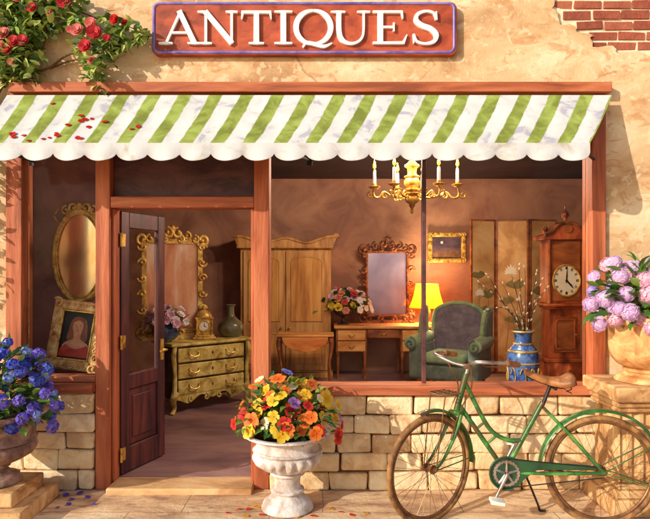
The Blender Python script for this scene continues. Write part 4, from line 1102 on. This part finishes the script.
for s in (-1,1):
    x0, x1 = (.006, aw_/2-.05) if s > 0 else (-aw_/2+.05, -.006)
    dm = MB().box(x0,x1,0,.029,.12,ah-.18).build('door', M['oak'], t, bevel=.006)
    xa, xb = x0+.085, x1-.085; cx = (xa+xb)/2; hw_ = (xb-xa)/2
    up = [(xa,.86),(xb,.86),(xb,ah-.36)] + [(cx+hw_*math.cos(PI*k/16), ah-.36+.09*math.sin(PI*k/16)) for k in range(1,16)] + [(xa,ah-.36)]
    lo = [(xa,.22),(xb,.22),(xb,.62)] + [(cx+hw_*math.cos(PI*k/16), .62+.07*math.sin(PI*k/16)) for k in range(1,16)] + [(xa,.62)]
    m = MB()
    for poly in (up, lo):
        m.prism(poly, -.008, -.0005)
    m.build('door_panel', M['oakdark'], dm, bevel=.006)
    m = MB()
    for poly in (up, lo): m.tube([(x,-.006,z) for x,z in poly], .013, 8, closed=True)
    m.build('panel_moulding', M['oak'], dm)
    xk = .06*s; m = MB(); m.tube([(xk,-.004,.76),(xk,-.03,.76)],.008,8); m.ball((xk,-.04,.76),.02,10,8); m.build('door_knob', M['brass'], dm)

# ---- drop-leaf table
ty = 3.45; t0, t1 = X(276,ty), X(334,ty); tw = t1-t0; th = .745
t = thing('drop_leaf_table', 'small honey wood table with a half-round leaf hanging at its front', 'table', ((t0+t1)/2, ty, FZ))
MB().box(-tw/2,tw/2,0,.42,th-.025,th).build('tabletop', M['honey'], t, bevel=.008, seg=3)
hl = [(-tw*.40,th-.03),(tw*.40,th-.03)] + [(tw*.40*math.cos(PI*k/24), th-.03-.20*math.sin(PI*k/24)) for k in range(1,24)]
MB().prism(hl, .0, .022).build('hanging_leaf', M['tableleaf'], t, bevel=.004)
MB().box(-tw/2+.06,tw/2-.06,.05,.38,th-.12,th-.0255).build('apron', M['walnut'], t, bevel=.004)
for sx in (-1,1):
    for yy in (.06,.36): MB().tube(cr([(sx*(tw/2-.05),yy,th-.03),(sx*(tw/2-.03),yy-.01,th-.16),(sx*(tw/2-.07),yy,.25),(sx*(tw/2-.03),yy-.02,.0)],6), [.03,.034,.018,.016,.024], 9).build('leg', M['walnut'], t)

# ---- writing desk
dy = 4.22; d0, d1 = X(336,dy), X(432,dy); dw = d1-d0; dh = .80
t = thing('writing_desk', 'walnut writing desk with stacked drawers against the back wall, under the carved mirror', 'desk', ((d0+d1)/2, dy, FZ))
MB().box(-dw/2-.03,dw/2+.03,-.03,.62,dh-.045,dh).build('desktop', M['honey'], t, bevel=.012, seg=3)
MB().box(-dw/2+.47,dw/2-.47,.02,.58,dh-.19,dh-.0455).build('frieze', M['walnut'], t, bevel=.004)
dr = MB().box(-dw/2+.49,dw/2-.49,.0,.0195,dh-.18,dh-.06).build('drawer', M['walnut'], t, bevel=.006)
MB().tube(cr([(-.05,0,dh-.11),(0,-.035,dh-.13),(.05,0,dh-.11)],4), .007, 7).build('handle', M['brass'], dr)
for sx in (-1,1):
    xa, xb = (-dw/2,-dw/2+.465) if sx < 0 else (dw/2-.465,dw/2)
    ped = MB().box(xa,xb,.02,.58,dh-.40,dh-.0455).build('pedestal_case', M['walnut'], t, bevel=.005)
    for k in range(2):
        z0 = dh-.385 + k*.165
        dr = MB().box(xa+.025,xb-.025,.0,.0195,z0,z0+.15).build('drawer', M['honey'], t, bevel=.008)
        MB().tube(cr([((xa+xb)/2-.05,0,z0+.085),((xa+xb)/2,-.035,z0+.065),((xa+xb)/2+.05,0,z0+.085)],4), .007, 7).build('handle', M['brass'], dr)
    for x in (xa+.03, xb-.03):
        for yy in (.05,.55): MB().tube([(x,yy,dh-.40),(x,yy,.25),(x,yy,.0)], [.028,.022,.016], 8).build('leg', M['walnut'], t)
# carved mirror
my = 4.72; mw, mh = .62, .98
t = thing('carved_mirror', 'rectangular mirror in a dark scrolled wood frame standing on the writing desk', 'mirror', (X(387,my), my, FZ+dh-.001))
zc = mh/2 + .13
MB().box(-mw/2-.02,mw/2+.02,-.005,.02,zc-mh/2-.02,zc+mh/2+.02).build('backing', M['bronze'], t)
MB().prism(rrect(-mw/2,mw/2,zc-mh/2,zc+mh/2,.05), -.012, -.0055).build('mirror_glass', M['mirror'], t, smooth=False)
m = MB(); m.tube([(x,-.02,z) for x,z in rrect(-mw/2-.012,mw/2+.012,zc-mh/2-.012,zc+mh/2+.012,.06)], .024, 9, closed=True)
carve(m, mw+.12, mh+.12, -.03, .062, .021, 4, 5, zc); m.box(-mw/2-.05,mw/2+.05,-.045,.03,0,.05)
m.build('frame', M['bronze'], t, angle=60)
# footed bowl with bouquet
vy = 4.46; p = Vector((X(343,vy), vy, FZ+dh))
t = thing('footed_vase', 'dark silver footed bowl of mixed flowers at the end of the desk', 'vase', p)
MB().lathe(dense([(0,0),(.085,0),(.09,.012),(.04,.03),(.022,.06),(.024,.10),(.05,.12),(.115,.15),(.145,.20),(.15,.235),(.138,.235),(.13,.2),(0,.15)],5), seg=36).build('vase_body', mottle('tarnished_silver', [(60,50,52),(110,96,96)], 9, .3, .05, 40, metal=.8), t, angle=80)
pr = [(lambda: flower_mb(6,.065,.25,2), M['p_salmon']), (lambda: flower_mb(6,.065,.25,2), M['p_pink']), (lambda: flower_mb(5,.06,.25,1), M['p_yellow']), (lambda: flower_mb(5,.055,.25,1), M['p_white']), (lambda: flower_mb(6,.06,.3,2), M['p_rose'])]
def pk(i, q): return random.choices([3,1],[75,25])[0] if q.x > .2 else (random.choices([2,0],[70,30])[0] if q.z < .10 else random.choices([0,1,3,4],[40,30,14,16])[0])
bouquet('mixed_bouquet', 'loose bouquet of salmon, yellow and white flowers on the desk', 'flowers', p+Vector((0,-.02,.22)), (.42,.22,.28), pr, 60, M['leaf'], 150, .12, -.12, .03, pick=pk)
# lamp
ly = 4.40; p = Vector((X(427,ly), ly, FZ+dh))
t = thing('table_lamp', 'lit table lamp with a glowing yellow shade on the desk', 'lamp', p)
MB().lathe(dense([(0,0),(.10,0),(.105,.02),(.06,.04),(.03,.07),(.055,.13),(.06,.19),(.035,.25),(.018,.28),(.014,.36)],5), seg=28).build('base', M['brass'], t, angle=60)
MB().lathe(dense([(.27,.26),(.225,.36),(.185,.50),(.165,.62)],6), seg=44, mod=lambda a, z: 1+.018*math.cos(a*22), cap=False).build('lamp_shade', M['shade'], t, angle=80)
m = MB(); m.ball((0,0,.42),(.035,.035,.05),12,8); m.tube([(0,0,.36),(0,0,.38)],.016,8); m.build('bulb', emit('bulb', (255,220,150), 4), t)
L = bpy.data.lights.new('lamp_light', 'POINT'); L.energy = 78; L.color = (1,.80,.52); L.shadow_soft_size = .16
lo_ = bpy.data.objects.new('lamp_light', L); COL.objects.link(lo_); lo_.parent = t; lo_.location = (0,0,.52)
# painting on the wall
t = thing('framed_painting', 'small landscape painting in a bright gold frame on the back wall', 'painting', (X(446.5,4.93), 4.93, Z(247.5,4.93)))
pw, ph, fb = .46, .34, .075
m = MB(); fbox(m, pw, ph, -.05, .018, fb); m.build('frame', M['gold'], t, bevel=.016, seg=3)
m = MB(); carve(m, pw+fb*1.1, ph+fb*1.1, -.05, .028, .011, 6, 4, 0, False); m.build('frame_carving', M['brass'], t, angle=60)
cv = MB().box(-pw/2,pw/2,-.02,.01,-ph/2,ph/2).build('canvas', mottle('dusk_paint', [(52,40,56),(84,64,80),(104,84,96)], 5, .5, .08, 40, stretch=(.5,1,1.4)), t, smooth=False)
MB().prism([(-pw/2+.01,-ph/2+.01),(pw/2-.01,-ph/2+.01),(pw/2-.01,-.08),(.1,-.03),(.0,-.07),(-.12,-.05),(-pw/2+.01,-.09)], -.0215, -.0195).build('painted_hill', mottle('hill_paint', [(92,64,48),(134,96,66)], 12, .5, .08, 40), cv, smooth=False)
MB().prism(ellipse(.022,.022,16,-.08,.08), -.0215, -.0195).build('painted_moon', M['cream'], cv, smooth=False)

# ---- armchair
ay = 3.35; t = thing('armchair', 'grey green wingback armchair with rolled arms beside the desk', 'armchair', (X(440,ay+.2), ay, FZ), math.radians(-30)); 
hw = .40
MB().box(-hw+.02,hw-.02,.0,.72,.13,.36).build('seat_base', M['chair'], t, bevel=.05, seg=4)
MB().box(-hw+.11,hw-.11,-.04,.60,.365,.50).build('seat_cushion', M['chairedge'], t, bevel=.055, seg=5)
bk = [(-.33,.40),(.33,.40),(.36,.75),(.35,1.0),(.27,1.10),(.12,1.155),(0,1.165),(-.12,1.155),(-.27,1.10),(-.35,1.0),(-.36,.75)]
m = MB(); m.M = Matrix.Translation((0,.56,0)) @ Matrix.Translation((0,0,.4)) @ Euler((math.radians(-8),0,0)).to_matrix().to_4x4() @ Matrix.Translation((0,0,-.4)); m.prism(bk, 0, .16)
bo = m.build('backrest', M['chairback'], t, bevel=.055, seg=5)
m2 = MB(); m2.M = m.M.copy(); m2.tube(cr([(x,.02,z) for x,z in bk[2:]], 4), .028, 8); m2.build('back_piping', M['chairedge'], bo)
for sx in (-1,1):
    wg = [(.60,.55),(.62,1.09),(.50,1.08),(.38,.98),(.33,.84),(.30,.66)]
    m = MB(); m.M = Matrix.Translation((sx*.385,0,0)) @ Euler((0,0,PI/2 - sx*.12)).to_matrix().to_4x4(); m.prism([(y,z) for y,z in wg], -.045, .045)
    wo_ = m.build('wing', M['chair'], t, bevel=.035, seg=4)
    m2 = MB(); m2.M = m.M.copy(); m2.tube(cr([(y,0,z) for y,z in wg[1:]],4), .030, 8); m2.build('wing_piping', M['chairedge'], wo_)
    m = MB().box(sx*.40-.07,sx*.40+.07,-.03,.62,.14,.62)
    ar = m.build('arm', M['chair'], t, bevel=.04, seg=4)
    m = MB(); m.tube([(sx*.43,-.06,.63),(sx*.43,.2,.64),(sx*.42,.62,.66)], .092, 18); m.build('arm_roll', M['chairedge'], ar, bevel=.02, seg=3, angle=50)
    m = MB(); m.scroll(sx*.43,.63,.088,PI/2,1.3*sx,-.062,.016); m.build('arm_scroll', M['chair'], ar)
    for yy in (.04,.66): MB().tube([(sx*.34,yy,.14),(sx*.35,yy,.0)], [.032,.022], 10).build('leg', M['walnut'], t)

t.scale = (1.03,1.05,1.0)
# ---- folding screen
sy = 4.62; xs = [X(470,sy), X(498,sy), X(529,sy), X(560,sy)]; sh = Z(219,sy)-FZ
t = thing('folding_screen', 'tall folding screen painted with white lotus flowers behind the armchair', 'screen', ((xs[0]+xs[-1])/2, sy, FZ))
SM = mottle('screen_panel', [(190,140,84),(220,172,112),(236,196,140)], 2.2, .6, .08, 30, dist=.8)
LEAF_D = mottle('lotus_leaf_paint', [(124,112,66),(152,136,82)], 9, .6, .05, 40); LOT = mottle('lotus_petal_paint', [(244,234,210),(252,248,238)], 9, .6, .03, 40)
cx = t.location.x; zig = [(xs[0]-cx,.0),(xs[1]-cx,.14),(xs[2]-cx,.0),(xs[3]-cx,.14)]
def lotus(m, x, z, r):
    for k in range(9):
        a = PI*(k/8); ln = r*(1-.25*abs(math.cos(a)))
        m.prism([(x,z),(x+ln*.55*math.cos(a)-ln*.16*math.sin(a), z+ln*.55*math.sin(a)+ln*.16*math.cos(a)),(x+ln*math.cos(a),z+ln*math.sin(a)),(x+ln*.55*math.cos(a)+ln*.16*math.sin(a), z+ln*.55*math.sin(a)-ln*.16*math.cos(a))], -.0225-.0004*k, -.0195)
for i in range(3):
    (xa,ya),(xb,yb) = zig[i], zig[i+1]; wd = math.hypot(xb-xa, yb-ya)-.012
    T_ = Matrix.Translation(((xa+xb)/2,(ya+yb)/2,0)) @ Euler((0,0,math.atan2(yb-ya,xb-xa))).to_matrix().to_4x4()
    m = MB(); m.M = T_; m.box(-wd/2+.03,wd/2-.03,-.012,.012,.03,sh-.03); pn = m.build('panel', SM, t, smooth=False)
    m = MB(); m.M = T_
    m.box(-wd/2,-wd/2+.03,-.019,.019,0,sh).box(wd/2-.03,wd/2,-.019,.019,0,sh).box(-wd/2+.0301,wd/2-.0301,-.019,.019,sh-.03,sh).box(-wd/2+.0301,wd/2-.0301,-.019,.019,.0,.03)
    m.build('panel_frame', M['walnut'], pn, bevel=.003)
    T2 = T_ @ Matrix.Translation((0,.0075,0))
    m = MB(); m.M = T2
    for lx, lz, a, b in ([(-.10,1.55,.13,.07),(.08,1.25,.12,.09),(-.02,1.0,.15,.07)], [(.05,1.40,.15,.09),(-.08,1.15,.12,.07),(.02,.85,.14,.07)], [(-.05,1.30,.14,.10),(.07,1.0,.12,.07)])[i]:
        m.prism(sp([(lx-a,lz),(lx-a*.4,lz+b*.8),(lx,lz+b*.6),(lx+a*.5,lz+b),(lx+a,lz+.1*b),(lx+a*.3,lz-b*.7),(lx-a*.5,lz-b*.5)]), -.0211, -.0195)
        m.stroke([(lx,lz-b*.4),(lx+.03,lz-.3),(lx-.01,.35)], [.012,.009,.012], -.0207, -.0195)
    m.build('painted_leaf', LEAF_D, pn, smooth=False)
    m = MB(); m.M = T2
    for lx, lz, r in ([(-.06,1.24,.12)], [(-.02,1.58,.15),(.10,1.16,.07)], [(.04,1.5,.07)])[i]: lotus(m, lx, lz, r)
    m.build('painted_lotus', LOT, pn, smooth=False)

# ---- blue floor vase with willow
vy = 1.75; p = Vector((X(523,vy), vy, FZ)); vh = Z(331,vy)-FZ
t = thing('floor_vase', 'tall blue glazed floor vase with gold bands, holding bare willow branches', 'vase', p)
M['bluevase'] = mottle('blue_vase_glaze', [(34,48,92),(54,82,146),(86,122,178),(60,64,110)], 9, .25, .06, 40, coat=.4)
q = vh
MB().lathe(dense([(0,0),(.10,0),(.105,.03*q),(.125,.25*q),(.158,.55*q),(.165,.68*q),(.145,.79*q),(.10,.85*q),(.085,.89*q),(.092,.96*q),(.112,q),(.104,q*1.003),(.08,.95*q),(.07,.88*q),(0,.80*q)],6), seg=44).build('vase_body', M['bluevase'], t, angle=80)
for rr, zz, w_ in ((.148,.785,.012),(.165,.66,.009),(.114,.998,.010),(.094,.865,.009)):
    MB().tube([(rr*math.cos(k*PI/24), rr*math.sin(k*PI/24), zz*q) for k in range(48)], w_, 8, closed=True).build('gold_band', M['gold'], t)
m = MB()
for k in range(10):
    a = 2*PI*k/10; m.scroll(0,0,.001,0,.1,0,.0005) if False else None
    m.tube(cr([(.167*math.cos(a+dx), .167*math.sin(a+dx), (.50+dz)*q) for dx, dz in ((-.18,.05),(-.05,.11),(.1,.08),(.16,.0),(.02,-.05))],4), .006, 6)
m.build('gold_tracery', M['gold'], t)
tw = thing('willow_branches', 'bare pussy willow branches with pale buds fanning from the blue vase', 'branches', (p.x, p.y, FZ+vh-.25))
ends = [((478,283),[(500,300)]),((488,275),[(505,305)]),((503,284),[]),((519,266),[(521,300)]),((525,268),[]),((537,272),[(531,300)]),((547,288),[(536,305)]),((541,280),[]),((484,312),[(505,308)]),((512,276),[])]
for k, ((ex,ey),mids) in enumerate(ends):
    e = P(ex, ey, vy+R(-.18,.12)) - tw.location; pts = [Vector((R(-.02,.02),R(-.02,.02),-.15)), Vector((R(-.04,.04)+e.x*.06,R(-.03,.03),.26))] + [P(a,b,vy+e.y*.5) - tw.location for a,b in mids] + [e]
    c = cr(pts, 6); st_ = MB().tube(c, [.007,.005,.0025], 6).build('stem', M['branch'], tw)
    bd = MB()
    for i in range(len(c)//3, len(c)):
        if i % 2 == k % 2 or i == len(c)-1:
            d_ = (c[min(i+1,len(c)-1)]-c[i-1]).normalized(); s_ = Vector((R(-1,1),R(-1,.2),R(0,.6)))
            bd.M = Matrix.Translation(c[i]+s_*.012) @ (d_+s_*.4).to_track_quat('Z','Y').to_matrix().to_4x4(); bd.ball((0,0,.01),(.0085,.0085,.018),8,6)
    bd.build('catkins', M['cream'], st_)

# ---- long-case clock
ky_ = 2.55; p = Vector((X(565,ky_), ky_, FZ)); kh = Z(240,ky_)-FZ      # spring of the bonnet
sc_ = (D+ky_)/(D*S)
t = thing('grandfather_clock', 'tall walnut grandfather clock with an arched bonnet and three finials', 'clock', p)
tw_, hw_ = 15.5*sc_, 18.5*sc_
z1, z2 = Z(305,ky_)-FZ, kh
MB().box(-tw_-.05,tw_+.05,-.04,.30,0,.12).box(-tw_-.02,tw_+.02,-.02,.28,.1205,.52).box(-tw_-.045,tw_+.045,-.04,.30,.5205,.565).build('plinth', M['walnutv'], t, bevel=.01)
tr = MB().box(-tw_,tw_,0,.26,.5655,z1-.05).build('trunk', M['walnutv'], t, bevel=.006)
dm = MB().box(-tw_+.05,tw_-.05,-.012,-.0005,.64,z1-.14).build('trunk_door', M['walnut'], t, bevel=.006)
m = MB(); m.tube([(x,-.014,z) for x,z in rrect(-tw_+.075,tw_-.075,.68,z1-.18,.03)], .009, 8, closed=True); m.build('door_moulding', M['walnutv'], dm)
MB().ball((tw_-.062,-.02,(z1+.5)/2),.010,8,6).build('door_knob', M['brass'], dm)
MB().box(-hw_+.005,hw_-.005,-.05,.28,z1-.0495,z1-.02).box(-hw_-.03,hw_+.03,-.07,.30,z1-.0195,z1+.02).build('hood_base', M['walnutv'], t, bevel=.012)
hd_ = MB().box(-hw_+.02,hw_-.02,-.03,.27,z1+.0205,z2).build('hood', M['walnutv'], t, bevel=.006)
for sx in (-1,1): MB().tube([(sx*(hw_-.015),-.05,z1+.021),(sx*(hw_-.015),-.05,z1+.10),(sx*(hw_-.015),-.05,z2-.06),(sx*(hw_-.015),-.05,z2)], [.024,.017,.015,.024], 10).build('hood_column', M['walnut'], hd_)
ra = hw_*.80
bon = [(-hw_-.06,z2+.0005),(hw_+.06,z2+.0005),(hw_+.06,z2+.05),(hw_*.98,z2+.075)] + [(ra*math.cos(PI*k/20)*1.02, z2+.06+ra*.78*math.sin(PI*k/20)) for k in range(1,20)] + [(-hw_*.98,z2+.075),(-hw_-.06,z2+.05)]
MB().prism(bon, -.075, .29).build('bonnet', M['walnutv'], t, bevel=.010, seg=3)
m = MB(); m.tube(cr([(-hw_-.05,-.08,z2+.055),(-hw_*.97,-.08,z2+.085)]+[(ra*math.cos(PI-PI*k/12)*1.02,-.08,z2+.065+ra*.78*math.sin(PI*k/12)) for k in range(1,12)]+[(hw_*.97,-.08,z2+.085),(hw_+.05,-.08,z2+.055)],4), .022, 8); m.build('bonnet_moulding', M['bronze'], t)
for fx, fz_, s_ in ((0,z2+.06+ra*.78,1.25),(-hw_-.01,z2+.06,.85),(hw_+.01,z2+.06,.85)):
    m = MB(); m.M = Matrix.Translation((fx,.0,fz_-.01)) @ Matrix.Scale(s_,4)
    m.lathe(dense([(.03,0),(.034,.03),(.02,.04),(.018,.055),(.036,.085),(.03,.11),(.012,.135),(.006,.18),(0,.20)],4), seg=16); m.build('finial', M['bronze'], t, angle=60)
MB().tube([(0,-.078,z2+.135),(0,-.088,z2+.135)], .055, 24).build('roundel', M['walnut'], t, angle=40)
dz = Z(280.5,ky_)-FZ; da, db = 13.0*sc_, 15.0*sc_
MB().box(-hw_+.055,hw_-.055,-.038,-.0305,z1+.05,z2-.012).build('dial_door', M['walnut'], hd_, bevel=.004)
MB().prism(ellipse(da,db,48,0,dz), -.044, -.0385).build('dial', M['cream'], hd_, angle=40)
m = MB(); m.tube([(x,-.044,z) for x,z in ellipse(da+.006,db+.006,48,0,dz)], .011, 8, closed=True); m.build('dial_ring', M['brass'], hd_)
m = MB()
for k in range(12):
    a = k*PI/6; r0_, r1_ = .74, .93
    for off in ((-.05,.05) if k % 3 else (-.07,0,.07)):
        m.stroke([(da*r0_*math.cos(a+off),dz+db*r0_*math.sin(a+off)),(da*r1_*math.cos(a+off),dz+db*r1_*math.sin(a+off))], [.007,.007], -.0465, -.0435, smooth=False)
m.build('numerals', M['black'], hd_, smooth=False)
m = MB(); m.stroke([(-.004,dz-.03),(.002,dz+db*.30),(.006,dz+db*.72)], [.012,.018,.005], -.049, -.047, smooth=False); m.stroke([(0,dz),(da*.30,dz-db*.28),(da*.48,dz-db*.50)], [.014,.022,.006], -.0515, -.0495, smooth=False); m.tube([(0,-.0435,dz),(0,-.054,dz)], .014, 12)
m.build('clock_hands', M['black'], hd_, smooth=False)

# ---- chandelier
hy = 1.5; hc = P(412, 192, hy); ss = (D+hy)/(D*S)
t = thing('chandelier', 'brass chandelier with six lit candles hanging in the shop window', 'chandelier', (hc.x, hc.y, hc.z))
ztop = 3.15-hc.z
body = [(0,-.225),(.010,-.22),(.016,-.20),(.010,-.17),(.022,-.15),(.03,-.14),(.022,-.13),(.055,-.10),(.062,-.06),(.05,-.03),(.072,-.02),(.072,-.008),(.04,.0),(.05,.012),(.075,.018),(.075,.028),(.045,.04),(.068,.07),(.072,.105),(.058,.14),(.072,.152),(.072,.162),(.045,.17),(.04,.20),(.045,.24),(.07,.262),(.066,.275),(.045,.29),(.03,.315),(.012,.33)]
MB().lathe([(a*1.12,b) for a,b in body], seg=32, mod=lambda a, z: 1+(.06*math.cos(a*12) if .04 < z < .14 or -.12 < z < -.03 else 0)).build('central_stem', M['brass'], t, angle=50)
m = MB(); m.tube([(0,0,.325),(0,0,ztop-.03)], .007, 8); m.lathe([(.0,ztop-.05),(.05,ztop-.04),(.06,ztop-.001),(0,ztop-.001)], seg=20); m.build('hanging_rod', M['brass'], t, angle=40)
can = [(-38*ss,-.06,.0),(-20*ss,-.20,.01),(-12*ss,.20,.015),(14*ss,.22,.015),(23*ss,-.20,.012),(45*ss,-.02,.03)]
for cx_, cy_, cz_ in can:
    v = Vector((cx_, cy_, 0)); Ln = v.length; u = v/Ln; am = MB()
    q = lambda f, z: Vector((u.x*Ln*f, u.y*Ln*f, z))
    am.tube(cr([q(.10,-.0),q(.30,-.055),(q(.55,-.045)),q(.75,-.005),q(.88,-.06),q(1.0,-.055),q(1.03,-.01),q(1.0,.02+cz_)],6), [.011,.012,.010,.012,.009], 8)
    for f, zz, r_, tn, a0 in ((.40,-.02,.035,1.0,-1.6),(.72,-.045,.035,-1.0,1.6),(1.12,-.03,.04,1.1,3.1)):
        pts = []; 
        for k in range(18):
            g = k/17; a = a0+tn*2*PI*g; rr = r_*(1-.8*g); pts.append(q(f + rr*math.cos(a)/Ln, zz+rr*math.sin(a)))
        am.tube(pts, [.008,.009,.006], 7)
    ao = am.build('arm', M['brass'], t)
    b = MB(); b.lathe([(0,.02+cz_),(.03,.022+cz_),(.055,.035+cz_),(.062,.046+cz_),(.055,.048+cz_),(.02,.044+cz_),(.021,.075+cz_),(0,.075+cz_)], (v.x,v.y,0), 20); b.build('drip_pan', M['brass'], ao, angle=50)
    c_ = MB(); c_.lathe([(.0165,.0755+cz_),(.016,.19+cz_),(.012,.215+cz_),(.003,.217+cz_)], (v.x,v.y,0), 14); co_ = c_.build('candle', M['candle'], ao, angle=60)
    fl_ = MB(); fl_.lathe(dense([(0,.222+cz_),(.012,.235+cz_),(.017,.252+cz_),(.010,.285+cz_),(.003,.315+cz_),(0,.325+cz_)],4), (v.x,v.y,0), 12); fl_.build('flame', M['flame'], ao, angle=180)
    L = bpy.data.lights.new('candle_light', 'POINT'); L.energy = 30; L.color = (1,.78,.60); L.shadow_soft_size = .03
    l_o = bpy.data.objects.new('candle_light', L); COL.objects.link(l_o); l_o.parent = t; l_o.location = (v.x,v.y,.37+cz_)
